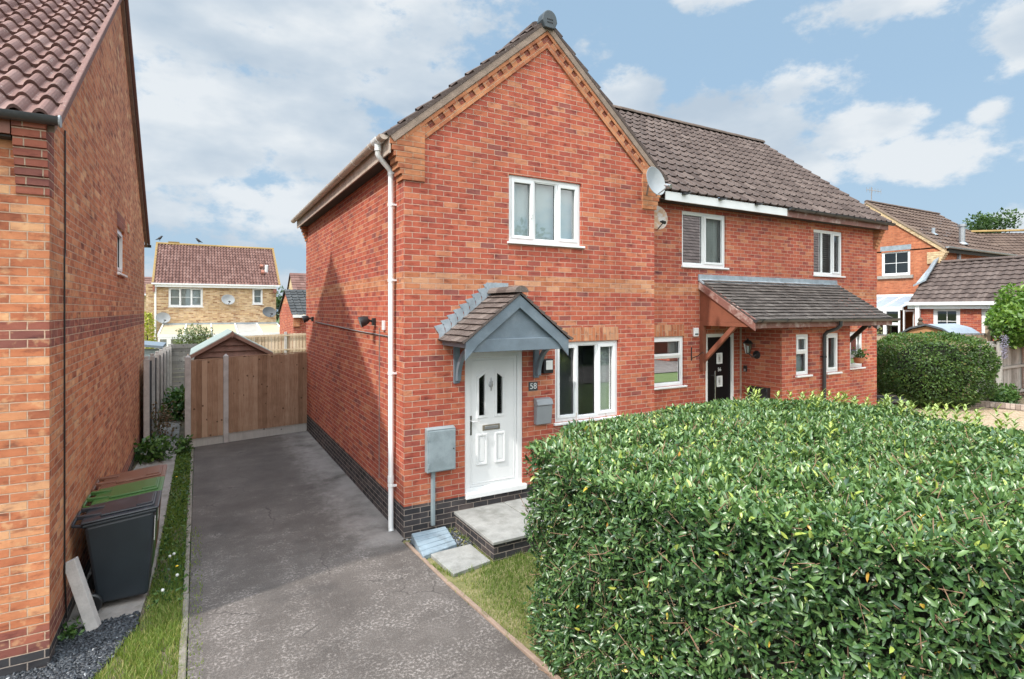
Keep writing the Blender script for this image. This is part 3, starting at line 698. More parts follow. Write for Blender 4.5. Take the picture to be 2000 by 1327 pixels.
# ================================================================== GABLE HOUSE (number 58)
def build_gable_house():
    H = thing('brick_house', 'red brick house with steep gable front, white door 58 and grey pitched canopy', 'house', ((XS+XR)/2, YF, 0))
    F = Fr((0, YF, 0), (1, 0, 0), (0, -1, 0)); S = Fr((XS, 0, 0), (0, 1, 0), (-1, 0, 0))
    uw = (3.947, 5.257, 4.02, 5.005); lw = (4.76, 6.022, 1.275, 2.515); dr = (3.24, 4.185, .412, 2.42)
    AX, AZ, TAN = 4.60, 7.42, .86; th = math.atan(TAN); cs, sn = math.cos(th), math.sin(th)
    ze = 5.36
    mb = MB(); wall(mb, F, XS, XR, .412, ze, [uw, lw, dr], top=[(XS, ze), (XR, ze), (AX, AZ-.13)])
    wall(mb, S, YF, YB, .412, 5.30)
    B = Fr((0, YB, 0), (1, 0, 0), (0, 1, 0)); wall(mb, B, XS, XR, 0, ze, top=[(XS, ze), (XR, ze), (AX, AZ-.13)])
    RS = Fr((XR, 0, 0), (0, 1, 0), (1, 0, 0)); wall(mb, RS, YF, YB, .412, 5.30)
    mb.build('wall', 'brick_red', H)
    mb = MB(); wall(mb, F, XS, XR, -.1, .412); wall(mb, S, YF, YB, -.1, .412); wall(mb, RS, YF, YN, -.1, .412)
    mb.build('plinth', 'brick_blue', H)
    # ---- roof
    L = (AX-2.12)/cs
    mb = MB(); y0 = YF-.05; W = YB+.12-y0
    tiles(mb, (2.12, y0, AZ-TAN*(AX-2.12)), (0, 1, 0), (cs, 0, sn), W, L, .3, .34, 'roman', .03)
    tiles(mb, (2*AX-2.12, y0, AZ-TAN*(AX-2.12)), (0, 1, 0), (-cs, 0, sn), W, L, .3, .34, 'roman', .03)
    roof = mb.build('roof', 'tile_grey_brown', H)
    mb = MB(); ridge(mb, (AX, y0+.3, AZ+.03), (AX, YB+.1, AZ+.03), .13); mb.build('ridge_tile', 'tile_grey_brown', roof)
    # rounded end cap on the gable point
    n = 16; mb = MB(); rad = .122
    pr = [(AX+rad*1.02*math.cos(math.pi*k/n), AZ-.055+rad*1.12*math.sin(math.pi*k/n)+.03) for k in range(n+1)]
    pr = [(AX+.085, AZ-.16), (AX+.135, AZ-.06)]+pr[1:-1]+[(AX-.135, AZ-.06), (AX-.085, AZ-.16)]
    mb.prism([(x, y0-.055, z) for x, z in pr], (0, .16, 0))
    cap = mb.build('ridge_end_cap', 'ridge_dark', H, bevel=.012)
    mb = MB()
    for dz in (-.03, -.075): mb.box(AX-.05, AX+.05, y0-.062, y0-.05, AZ+dz-.006, AZ+dz+.006)
    mb.build('vent_slot', 'black_plastic', cap)
    # ---- verge, raking brick band and dentils
    def rake(side, p1, p2, s_end, ya, yb, mbx, s_start=None):
        def P(s, p): return (AX+side*(cs*s+sn*p), ya, AZ-sn*s+cs*p)
        a1, a2 = (TAN*abs(p1), TAN*abs(p2)) if s_start is None else (s_start, s_start)
        pts = [P(a1, p1), P(s_end, p1), P(s_end, p2), P(a2, p2)]
        Ls = [(a1, p1), (s_end, p1), (s_end, p2), (a2, p2)]
        mbx.prism(pts, (0, yb-ya, 0), uv=[(a, b+5) for a, b in Ls], t=.5)
    Lr = 2.36/cs
    for side in (-1, 1):
        mb = MB(); rake(side, -.035, -.125, L-.02, y0+.004, YF+.1, mb); mb.build('verge', 'verge_mortar', H, bevel=.006)
        mb = MB(); yb = YF-.028
        rake(side, -.128, -.175, Lr-.05, yb-.004, YF+.02, mb); rake(side, -.255, -.325, Lr-.14, yb, YF+.02, mb)
        s = .30
        while s < Lr-.2:
            rake(side, -.175, -.255, s+.105, yb+.002, YF+.02, mb, s_start=s); s += .2
        band = mb.build('raking_band', 'brick_ochre', H)
        mb = MB(); rake(side, -.175, -.255, Lr-.12, YF-.004, YF+.01, mb); mb.build('dentil_recess', 'brick_dentil', band)
    # ---- corbels under the eaves
    for side, x0 in ((-1, XS), (1, XR)):
        mb = MB(); yb = YF-.03
        for k in range(7):
            out = .028*(k+1); z = 4.73+.075*k
            xi = x0-side*.285
            xa, xb = sorted((xi, x0+side*out)); mb.box(xa, xb, yb+.0015*(k % 2), YF+.225, z+.004, z+.0755)
        z = 4.73+.525; out = .196
        pts = [(x0-side*.285, z), (x0+side*out, z), (x0+side*out, z+.03), (x0+side*.0, z+.22), (x0-side*.285, z+.46)]
        mb.prism([(x, yb, q) for x, q in pts], (0, .255, 0)); mb.build('corbel', 'brick_ochre', H)
    mb = MB()                                                   # rear corbel seen along the side wall
    for k in range(7): mb.box(XS-.028*(k+1), XS+.05, YB-.225, YB+.03, 4.73+.075*k, 4.80+.075*k)
    mb.build('corbel', 'brick_ochre', H)
    # ---- eaves
    mb = MB(); mb.box(2.150, 2.172, YF-.02, YB+.1, 5.06, 5.27); f = mb.build('fascia', 'fascia_wood', H)
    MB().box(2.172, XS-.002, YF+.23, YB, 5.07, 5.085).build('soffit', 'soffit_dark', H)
    mb = MB(); halfpipe(mb, (2.085, YF-.02, 5.285), (2.085, YB+.25, 5.265), .062); gt = mb.build('gutter', 'gutter_beige', H, smooth=True)
    for yy in [7.55+.92*k for k in range(8)]:
        mb = MB(); halfpipe(mb, (2.085, yy-.02, 5.286), (2.085, yy+.02, 5.286), .070, .008)
        mb.build('gutter_bracket', 'upvc_grubby', gt)
    mb = MB(); halfpipe(mb, (2.085, 7.16, 5.29), (2.085, 7.38, 5.29), .073, .01); mb.tube([(2.085, 7.27, 5.24), (2.085, 7.27, 5.14)], .045, 14)
    mb.build('gutter_outlet', 'upvc_white', gt, smooth=True)
    dp = MB(); dp.tube([(2.085, 7.27, 5.20), (2.085, 7.28, 5.10), (2.11, 7.29, 5.06), (2.25, 7.335, 4.94), (2.282, 7.345, 4.90), (2.285, 7.35, 4.82), (2.285, 7.35, .06), (2.285, 7.33, 0.0)], .036, 16)
    d = dp.build('downpipe', 'upvc_white', H, smooth=True)
    for z in (4.45, 3.42, 2.15, .62, 4.88):
        mb = MB(); mb.tube([(2.285, 7.35, z-.02), (2.285, 7.35, z+.02)], .042, 16); mb.box(2.29, XS, 7.30, 7.33, z-.012, z+.012); mb.build('pipe_clip', 'upvc_white', d)
    mb = MB(); mb.tube([(2.285, 7.35, .66), (2.285, 7.35, .75)], .043, 16); mb.build('pipe_socket', 'upvc_white', d, smooth=True)
    # ---- windows
    window(H, F, *uw, [(.43, [(1, True)]), (.46, [(1, False)]), (.42, [(1, True)])], back='blind_grey')
    window(H, F, *lw, [(.43, [(1, True)]), (.44, [(1, False)]), (.41, [(1, True)])], curtains=[(5.72, 5.98), (4.80, 4.86)])
    for u, z in ((4.345, 4.45), (5.155, 1.85)):
        mb = MB(); fbox(mb, F, u-.012, u+.012, -.03, .0, z-.06, z+.06); fbox(mb, F, u-.009, u+.009, 0, .02, z-.01, z+.09); mb.build('window_handle', 'upvc_white', H, bevel=.004)
    mb = MB(); u = lw[0]
    mb.poly([F.p(lw[0]-.0, .003, 2.52), F.p(lw[1], .003, 2.52), F.p(lw[1], .003, 2.738), F.p(lw[0], .003, 2.738)], [(.005, lw[0]), (.005, lw[1]), (.22, lw[1]), (.22, lw[0])])
    mb.build('lintel', 'brick_soldier', H)
    # ---- front door
    a, b, c, e = dr
    mb = MB(); fring(mb, F, a, b, c, e, .085, -.09, -.02); fbox(mb, F, a-.0, b+.045, -.08, .05, c-.045, c+.03)
    mb2 = mb
    door = mb.build('front_door', 'upvc_white', H, bevel=.008)
    la, lb, lc, le = a+.088, b-.088, c+.088, e-.088
    gp = [(3.475, 3.575), (3.765, 3.865)]; gz0, gzo, gzi = 1.50, 2.02, 2.12
    mb = MB(); wall(mb, Fr(F.p(0, -.045, 0), F.U, F.N), la, lb, lc, le, [(gp[0][0], gp[0][1], gz0, gzi), (gp[1][0], gp[1][1], gz0, gzi)], depth=.03)
    leaf = mb.build('leaf', 'upvc_white', door)
    mb = MB(); fring(mb, F, la+.035, lb-.035, lc+.04, le-.04, .012, -.045, -.038); leafm = mb.build('leaf_moulding', 'upvc_white', door, bevel=.004)
    for k, (x0, x1) in enumerate(gp):
        zl, zr = (gzo, gzi) if k == 0 else (gzi, gzo)
        MB().poly([F.p(x0, -.066, gz0), F.p(x1, -.066, gz0), F.p(x1, -.066, gzi+.01), F.p(x0, -.066, gzi+.01)]).build('pane', 'glass_dark', door)
        MB().poly([F.p(x0-.02, -.09, gz0-.02), F.p(x1+.02, -.09, gz0-.02), F.p(x1+.02, -.09, gzi+.02), F.p(x0-.02, -.09, gzi+.02)]).build('pane_backing', 'black_plastic', door)
        mb = MB(); w = .03
        # chamfered bead round each pane, slanted at the head
        fbox(mb, F, x0-w, x0, -.047, -.028, gz0-w, zl+.01); fbox(mb, F, x1, x1+w, -.047, -.028, gz0-w, zr+.01); fbox(mb, F, x0, x1, -.047, -.028, gz0-w, gz0)
        P = lambda u, n, z: F.p(u, n, z)
        mb.prism([P(x0-w, -.047, zl), P(x1+w, -.047, zr), P(x1+w, -.047, zr+.045), P(x0-w, -.047, zl+.045)], F.N*.0195)
        # fill above the slant so that the hole reads as a slanted pane
        if k == 0: mb.prism([P(x0-.004, -.046, zl), P(x1+.004, -.046, zr), P(x0-.004, -.046, zr+.03)], F.N*.004)
        else: mb.prism([P(x0-.004, -.046, zl), P(x1+.004, -.046, zr), P(x1+.004, -.046, zl+.03)], F.N*.004)
        mb.build('pane_bead', 'upvc_white', door, bevel=.005)
    for x0, x1 in ((3.44, 3.61), (3.735, 3.905)):
        mb = MB(); fring(mb, F, x0, x1, .80, 1.24, .028, -.046, -.027); fbox(mb, F, x0+.05, x1-.05, -.046, -.036, .85, 1.19); mb.build('panel_moulding', 'upvc_white', door, bevel=.006)
    mb = MB(); fbox(mb, F, 3.535, 3.815, -.046, -.030, 1.285, 1.365); lp = mb.build('letter_plate', 'brass_dull', door, bevel=.006)
    fbox(MB(), F, 3.565, 3.785, -.030, -.020, 1.305, 1.345).build('letter_flap', 'metal_grey', lp, bevel=.004)
    mb = MB(); fbox(mb, F, 3.335, 3.365, -.046, -.030, 1.24, 1.52); mb.tube([F.p(3.35, -.03, 1.44), F.p(3.35, .02, 1.44), F.p(3.37, .03, 1.44), F.p(3.47, .03, 1.445)], .010, 8); mb.build('door_handle', 'chrome', door, bevel=.004)
    mb = MB(); mb.lathe(F.p(3.67, -.046, 1.93), F.N, [(.035, 0), (.035, .012), (.02, .02), (0, .022)], 14); mb.tube([F.p(3.67, -.03, 2.04), F.p(3.67, -.02, 1.95), F.p(3.67, -.03, 1.85)], [.006, .017, .006], 8)
    mb.tube([F.p(3.645, -.03, 1.98), F.p(3.67, -.02, 1.95), F.p(3.695, -.03, 1.98)], .008, 6); mb.build('door_knocker', 'metal_grey', door, smooth=True)
    # ---- pitched canopy over the door
    yc = 6.281; x0, x1, ax = 2.90, 4.475, 3.690; zb, zt, zrd = 2.475, 2.625, 3.235
    can = MB()
    # gable front: tie beam, two barge boards, sunken panel
    can.box(x0+.02, x1-.02, yc+.004, yc+.05, zb, zb+.165)
    can = can.build('porch_canopy', 'grey_paint', H, bevel=.006)
    sl = (zrd-zt)/(ax-x0); tht = math.atan(sl); c2, s2 = math.cos(tht), math.sin(tht)
    for side in (-1, 1):
        mb = MB(); xe = x0 if side < 0 else x1; w = .135/c2
        zt2 = zt
        pts = [(xe+side*.0, zt2-.02), (ax, zrd-.02), (ax, zrd-.02-w), (xe-side*.175, zb+.165-.03 if False else zt2-.02-w+.175*sl-.0), (xe, zt2-.02-w-.06)]
        mb.prism([(x, yc-.028, z) for x, z in pts], (0, .03, 0)); mb.build('barge_board', 'grey_paint', can, bevel=.005)
    mb = MB(); mb.poly([(x0+.1, yc+.03, zb+.16), (x1-.1, yc+.03, zb+.16), (ax, yc+.03, zrd-.1)]); mb.build('gable_panel', 'grey_paint', can)
    for xe, s in ((x0, 1), (x1, -1)):
        mb = MB(); xa, xb = sorted((xe, xe+s*.03)); mb.box(xa, xb, yc, YF-.003, zb+.06, zt-.015); mb.build('side_fascia', 'grey_paint', can, bevel=.004)
    mb = MB(); mb.box(x0+.03, x1-.03, yc+.052, YF-.003, zb+.12, zb+.135); mb.build('canopy_soffit', 'grey_paint_dark', can)
    eo = .05; Lc = (ax-x0+eo)/c2; yf = yc-.05
    mb = MB(); V = (c2, 0, s2)
    tiles(mb, (x0-eo, yf, zt-eo*sl+.02), (0, 1, 0), (c2, 0, s2), YF-.004-yf, Lc, .168, .115, 'flat', .022, stagger=True, drop=.02)
    tiles(mb, (x1+eo, yf, zt-eo*sl+.02), (0, 1, 0), (-c2, 0, s2), YF-.004-yf, Lc, .168, .115, 'flat', .022, stagger=True, drop=.02)
    mb.build('canopy_tiles', 'tile_canopy', can)
    mb = MB(); ridge(mb, (ax, yf-.015, zrd+.055), (ax, YF-.01, zrd+.055), .105, .30); mb.build('canopy_ridge', 'tile_canopy', can)
    # stepped lead flashing on the wall
    for side in (-1, 1):
        mb = MB(); xe = x0-eo if side < 0 else x1+eo; k = 0; zl = zt-eo*sl+.05
        n = 9; xs = [xe-side*(-1)*0+(ax-xe)*i/n for i in range(n+1)]
        for i in range(n):
            xa, xb = xs[i], xs[i+1]; za, zb2 = zl+(zrd+.06-zl)*i/n, zl+(zrd+.06-zl)*(i+1)/n
            mb.prism([(xa, YF-.012, za-.02), (xb, YF-.012, zb2-.02), (xb+side*.03, YF-.012, zb2+.115), (xa+side*.075, YF-.012, zb2+.085), (xa, YF-.012, za+.05)], (0, .010, 0))
            ctr = mb
        mb.build('lead_flashing', 'lead', can)
    mb = MB(); mb.box(ax-.12, ax+.24, YF-.013, YF-.002, zrd+.03, zrd+.17); mb.build('lead_saddle', 'lead', can)
    for xb_ in (3.06, 4.36):
        mb = MB(); mb.box(xb_, xb_+.085, YF-.045, YF-.001, 2.0, 2.60)
        mb.box(xb_, xb_+.085, YF-.60, YF-.045, 2.535, 2.60)
        A = []; Bq = []
        for k in range(13):
            t = k/12*math.pi/2
            A.append((YF-.05-.50*(1-math.cos(t)), 2.04+.50*math.sin(t))); Bq.append((YF-.05-.50*(1-math.cos(t))-.065*math.cos(t)-.0, 2.04+.50*math.sin(t)-.065*math.sin(t)*.9))
        for (p, q), (r_, s_) in zip(zip(A, A[1:]), zip(Bq, Bq[1:])):
            mb.prism([(xb_+.012, *p), (xb_+.012, *q), (xb_+.012, *s_), (xb_+.012, *r_)], (.06, 0, 0))
        mb.lathe((xb_+.04, YF-.06, 2.12), (0, -1, 0), [(.012, 0), (.012, .02), (0, .02)], 8)
        mb.build('bracket', 'grey_paint', can, bevel=.004)
    return H
build_gable_house()

# front step, slab, gully cover
t = thing('front_step', 'raised doorstep of grey paving slabs on a blue brick base', 'step', (3.8, 6.4, 0))
mb = MB(); x0, x1, y0, y1 = 3.09, 4.75, 5.86, YF-.002
for q in ([(x0, y0), (x1, y0)], [(x0, y1), (x0, y0)], [(x1, y0), (x1, y1)]):
    (a, b), (c, d) = q; mb.poly([(a, b, -.05), (c, d, -.05), (c, d, .185), (a, b, .185)])
mb.build('base', 'brick_blue', t)
for xa, xb in ((x0-.02, 3.84), (3.852, 4.77)):
    MB().box(xa, xb, y0-.02, y1, .186, .226).build('slab', 'paving', t, bevel=.008)
MB().prism([(2.47, 6.36, -.02), (3.02, 6.37, -.02), (3.03, 5.83, -.02), (2.51, 5.74, -.02)], (0, 0, .045)).build('paving_slab', 'paving', bevel=.006)
tag(bpy.data.objects['paving_slab'], 'single grey paving slab lying in the lawn beside the doorstep', 'paving slab')
mb = MB(); A = [(2.41, 6.87), (2.89, 6.88), (2.86, 6.43), (2.36, 6.31)]; Zt = [.105, .105, .04, .04]
top = [(x, y, z) for (x, y), z in zip(A, Zt)]; bot = [(x, y, -.02) for x, y in A]
mb.poly(top); mb.poly(bot[::-1])
for k in range(4): mb.poly([bot[k], bot[(k+1) % 4], top[(k+1) % 4], top[k]])
gc = mb.build('gully_cover', 'gully_paint', bevel=.01); tag(gc, 'sloping pale blue painted gully cover at the house corner', 'gully cover')
mb = MB()
for k in range(1, 5):
    f = k/5; L0 = Vector(top[0]).lerp(Vector(top[3]), f); R0 = Vector(top[1]).lerp(Vector(top[2]), f); mb.tube([L0+Vector((0, 0, .001)), R0+Vector((0, 0, .001))], .007, 6)
mb.build('rib', 'gully_paint', gc)

# ================================================================== ADJOINING HOUSE (number 56)
def build_adjoining_house():
    H = thing('brick_house', 'long adjoining red brick house with lean-to porch roof and black door 56', 'house', ((XR+NR)/2, YN, 0))
    F = Fr((0, YN, 0), (1, 0, 0), (0, -1, 0))
    w1 = (8.169, 9.435, 3.875, 4.955); w2 = (12.455, 13.647, 3.83, 4.905); w0 = (7.20, 8.224, 1.55, 2.505); w3 = (13.93, 14.551, 1.575, 2.475); dr = (8.83, 9.69, .12, 2.53)
    mb = MB(); wall(mb, F, XR, NR, .30, 5.30, [w1, w2, w0, w3, dr])
    RG = Fr((NR, 0, 0), (0, 1, 0), (1, 0, 0)); wall(mb, RG, YN, 14.4, 0, 5.25, top=[(YN, 5.25), (14.4, 5.25), (11.03, 8.02)])
    wall(mb, Fr((0, 14.4, 0), (1, 0, 0), (0, 1, 0)), XR, NR, 0, 5.3)
    # porch bay
    bx0, bx1, by = 9.897, 12.255, 6.717; BF = Fr((0, by, 0), (1, 0, 0), (0, -1, 0)); BL = Fr((bx0, 0, 0), (0, 1, 0), (-1, 0, 0)); BR = Fr((bx1, 0, 0), (0, 1, 0), (1, 0, 0))
    p1 = (10.354, 10.80, 1.70, 2.525); p2 = (11.383, 11.853, 1.70, 2.525)
    wall(mb, BF, bx0, bx1, -.1, 2.80, [p1, p2]); wall(mb, BL, by, YN, -.1, 3.0); wall(mb, BR, by, YN, -.1, 3.0)
    mb.build('wall', 'brick_red', H)
    mb = MB(); wall(mb, F, XR, 9.897, -.1, .30, [(8.83, 9.69, -.2, .30)]); wall(mb, F, bx1, NR, -.1, .30); mb.build('plinth', 'brick_blue', H)
    mb = MB(); mb.box(9.86, 9.896, YN-.02, YN-.001, .1, 2.8); mb.build('corner_trim', 'fascia_wood', H)
    # roof
    zr, ze, ye, yr = 8.20, 5.215, 7.35, 11.03; sl = (zr-ze)/(yr-ye); th = math.atan(sl); c, s = math.cos(th), math.sin(th); L = (yr-ye)/c
    mb = MB(); xa, xb = 6.4, NR+.06
    tiles(mb, (xa, ye, ze), (1, 0, 0), (0, c, s), xb-xa, L, .24, .33, 'roman', .032)
    tiles(mb, (xa, 2*yr-ye, ze), (1, 0, 0), (0, -c, s), xb-xa, L, .24, .33, 'roman_far', .032)
    roof = mb.build('roof', 'tile_grey_brown', H)
    mb = MB(); ridge(mb, (xa, yr, zr+.03), (xb, yr, zr+.03), .13); mb.build('ridge_tile', 'tile_ridge', roof)
    mb = MB(); mb.prism([(NR+.02, ye+.05, ze-.02), (NR+.02, yr, zr-.03), (NR+.02, yr, zr-.12), (NR+.02, ye+.05, ze-.11)], (.035, 0, 0)); mb.build('verge', 'verge_mortar', H)
    # eaves: white board on the left length, black gutter on the right length
    mb = MB(); mb.box(XR+.62, 11.04, 7.36, 7.385, 5.035, 5.20); mb.build('fascia_board', 'upvc_white', H, bevel=.005)
    mb = MB(); mb.box(XR+.4, NR, 7.386, YN, 5.05, 5.065); mb.build('soffit', 'soffit_dark', H)
    mb = MB(); mb.box(11.045, NR, 7.375, 7.395, 5.03, 5.19); mb.build('fascia', 'brown_paint_worn', H)
    mb = MB(); halfpipe(mb, (11.05, 7.315, 5.215), (NR+.12, 7.315, 5.195), .058); gt = mb.build('gutter', 'gutter_black', H, smooth=True)
    for k in range(6):
        mb = MB(); xx = 11.2+.75*k; halfpipe(mb, (xx-.02, 7.315, 5.212), (xx+.02, 7.315, 5.212), .066, .008); mb.build('gutter_bracket', 'black_plastic', gt)
    for xx in (7.9, 8.9, 10.0):
        mb = MB(); mb.box(xx-.05, xx+.05, 7.28, 7.362, 5.17, 5.20); mb.tube([(xx+.05, 7.29, 5.19), (xx+.1, 7.27, 5.2)], .012, 6); mb.build('gutter_bracket', 'black_plastic', H)
    mb = MB()
    for k in range(7): mb.box(NR-.16, NR+.02, YN-.03*(k+1), YN-.002, 4.58+.075*k, 4.652+.075*k)
    mb.build('corbel', 'brick_ochre', H)
    # windows
    window(H, F, *w1, [(1, [(1, False)]), (1, [(1, True)])], curtains=[(8.95, 9.40)], glass='glass')
    window(H, F, *w2, [(.33, [(1, False)]), (.40, [(1, False)]), (.33, [(1, True)])], slats=True)
    window(H, F, *w0, [(1, [(.60, False), (.40, True)])], curtains=[(7.95, 8.19)])
    window(H, F, *w3, [(1, [(1, True)])])
    window(H, BF, *p1, [(1, [(.56, False), (.44, True)])], back='blind_grey', deep=.7)
    window(H, BF, *p2, [(1, [(1, True)])], deep=.7)
    mb = MB(); mb.poly([F.p(7.2, .003, 2.51), F.p(8.224, .003, 2.51), F.p(8.224, .003, 2.73), F.p(7.2, .003, 2.73)], [(.005, 7.2), (.005, 8.224), (.22, 8.224), (.22, 7.2)]); mb.build('lintel', 'brick_soldier', H)
    # black front door
    mb = MB(); fring(mb, F, *dr, .07, -.09, -.01); door = mb.build('front_door', 'upvc_white', H, bevel=.008)
    a, b, c0, e = dr[0]+.07, dr[1]-.07, dr[2]+.07, dr[3]-.07
    fbox(MB(), F, a, b, -.08, -.04, c0, e).build('leaf', 'door_black', door)
    for z in (2.02, 1.55, 1.03):
        m_ = (a+b)/2+.02
        mb = MB(); fring(mb, F, m_-.085, m_+.085, z-.11, z+.11, .03, -.042, -.028); mb.build('pane_frame', 'upvc_white', door, bevel=.004)
        fbox(MB(), F, m_-.055, m_+.055, -.0415, -.038, z-.08, z+.08).build('pane', 'blind_pale', door)
        mb = MB(); fbox(mb, F, m_-.02, m_+.02, -.038, -.034, z-.03, z+.03); fbox(mb, F, m_-.004, m_+.004, -.038, -.035, z-.08, z+.08); mb.build('pane_motif', 'metal_grey', door)
    mb = MB(); mb.tube([F.p(a+.17, .03, .55), F.p(a+.17, .03, 1.78)], .014, 10); mb.tube([F.p(a+.17, .03, 1.68), F.p(a+.17, -.04, 1.68)], .01, 8); mb.tube([F.p(a+.17, .03, .65), F.p(a+.17, -.04, .65)], .01, 8); mb.build('door_handle', 'chrome', door)
    text_mesh('door_number', '56', .105, 'digit_white', door, F.p(m_, -.036, 1.79), (1, 0, 0), (0, -1, 0), .002)
    # lean-to roof over porch and door
    x0, x1 = 8.64, 13.35; yw, zw, ye2, ze2 = YN-.004, 3.63, 6.42, 2.835; sl = (zw-ze2)/(yw-ye2); th = math.atan(sl); c, s = math.cos(th), math.sin(th); L = (yw-ye2)/c
    mb = MB(); tiles(mb, (x0, ye2, ze2), (1, 0, 0), (0, c, s), x1-x0, L, .165, .115, 'flat', .024, stagger=True, drop=.03)
    pr = mb.build('porch_roof', 'tile_porch', H)
    mb = MB(); mb.prism([(x0-.03, yw+.002, zw-.03), (x0-.03, yw-.13, zw-.115), (x0-.03, yw-.135, zw-.085), (x0-.03, yw-.02, zw+.0), (x0-.03, yw-.018, zw+.09), (x0-.03, yw+.002, zw+.09)], (x1-x0+.06, 0, 0)); mb.build('lead_flashing', 'lead', pr)
    mb = MB(); mb.prism([(x0-.02, ye2-.05, ze2-.20), (x0-.02, ye2-.05, ze2-.04), (x0-.02, yw, zw-.055), (x0-.02, yw, zw-.20)], (.028, 0, 0)); mb.build('barge_board', 'brown_paint_worn', pr, bevel=.005)
    mb = MB(); mb.prism([(x0+.02, yw, 2.78), (x0+.02, ye2+.06, 2.78), (x0+.02, yw, zw-.10)], (.02, 0, 0)); mb.build('cheek_panel', 'brown_paint', pr)
    mb = MB(); mb.prism([(x0+.012, ye2-.045, ze2+.0), (x0+.012, yw, zw+.0), (x0+.012, yw, zw-.06), (x0+.012, ye2-.045, ze2-.06)], (.03, 0, 0)); mb.build('verge_strip', 'brown_paint_worn', pr)
    for xx in (x0+.01, 13.22):
        mb = MB(); mb.box(xx, xx+.085, yw-.09, yw-.002, 1.80, 2.775); mb.box(xx, xx+.085, ye2+.10, yw-.09, 2.70, 2.775)
        mb.obox((xx+.012, yw-.09, 1.97), (.06, 0, 0), (0, -.79, .76), (0, .062, .064)); mb.build('brace', 'brown_paint' if xx < 9 else 'soffit_dark', pr, bevel=.005)
    mb = MB(); mb.box(x0, x1, ye2-.01, ye2+.012, 2.68, 2.805); mb.build('fascia', 'brown_paint_worn', pr)
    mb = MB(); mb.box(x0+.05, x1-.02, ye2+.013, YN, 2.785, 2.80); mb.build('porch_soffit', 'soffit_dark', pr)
    mb = MB(); halfpipe(mb, (x0-.03, ye2-.07, 2.845), (x1+.12, ye2-.07, 2.83), .06); gt = mb.build('porch_gutter', 'gutter_black', H, smooth=True)
    for k in range(7):
        mb = MB(); xx = x0+.12+.72*k; halfpipe(mb, (xx-.025, ye2-.07, 2.845), (xx+.025, ye2-.07, 2.845), .068, .008); mb.build('gutter_bracket', 'black_plastic', gt)
    xx = 11.26; mb = MB(); mb.tube([(xx, ye2-.07, 2.80), (xx, ye2-.07, 2.70), (xx-.02, ye2+.0, 2.63), (xx-.04, 6.60, 2.56), (xx-.045, 6.655, 2.50), (xx-.045, 6.66, 2.40), (xx-.045, 6.66, 0)], .036, 14); d = mb.build('downpipe', 'gutter_black', H, smooth=True)
    for z in (2.05, 1.0):
        mb = MB(); mb.tube([(xx-.045, 6.66, z-.02), (xx-.045, 6.66, z+.02)], .044, 14); mb.box(xx-.10, xx-.045, 6.65, 6.716, z-.012, z+.012); mb.build('pipe_clip', 'black_plastic', d)
    return H
build_adjoining_house()

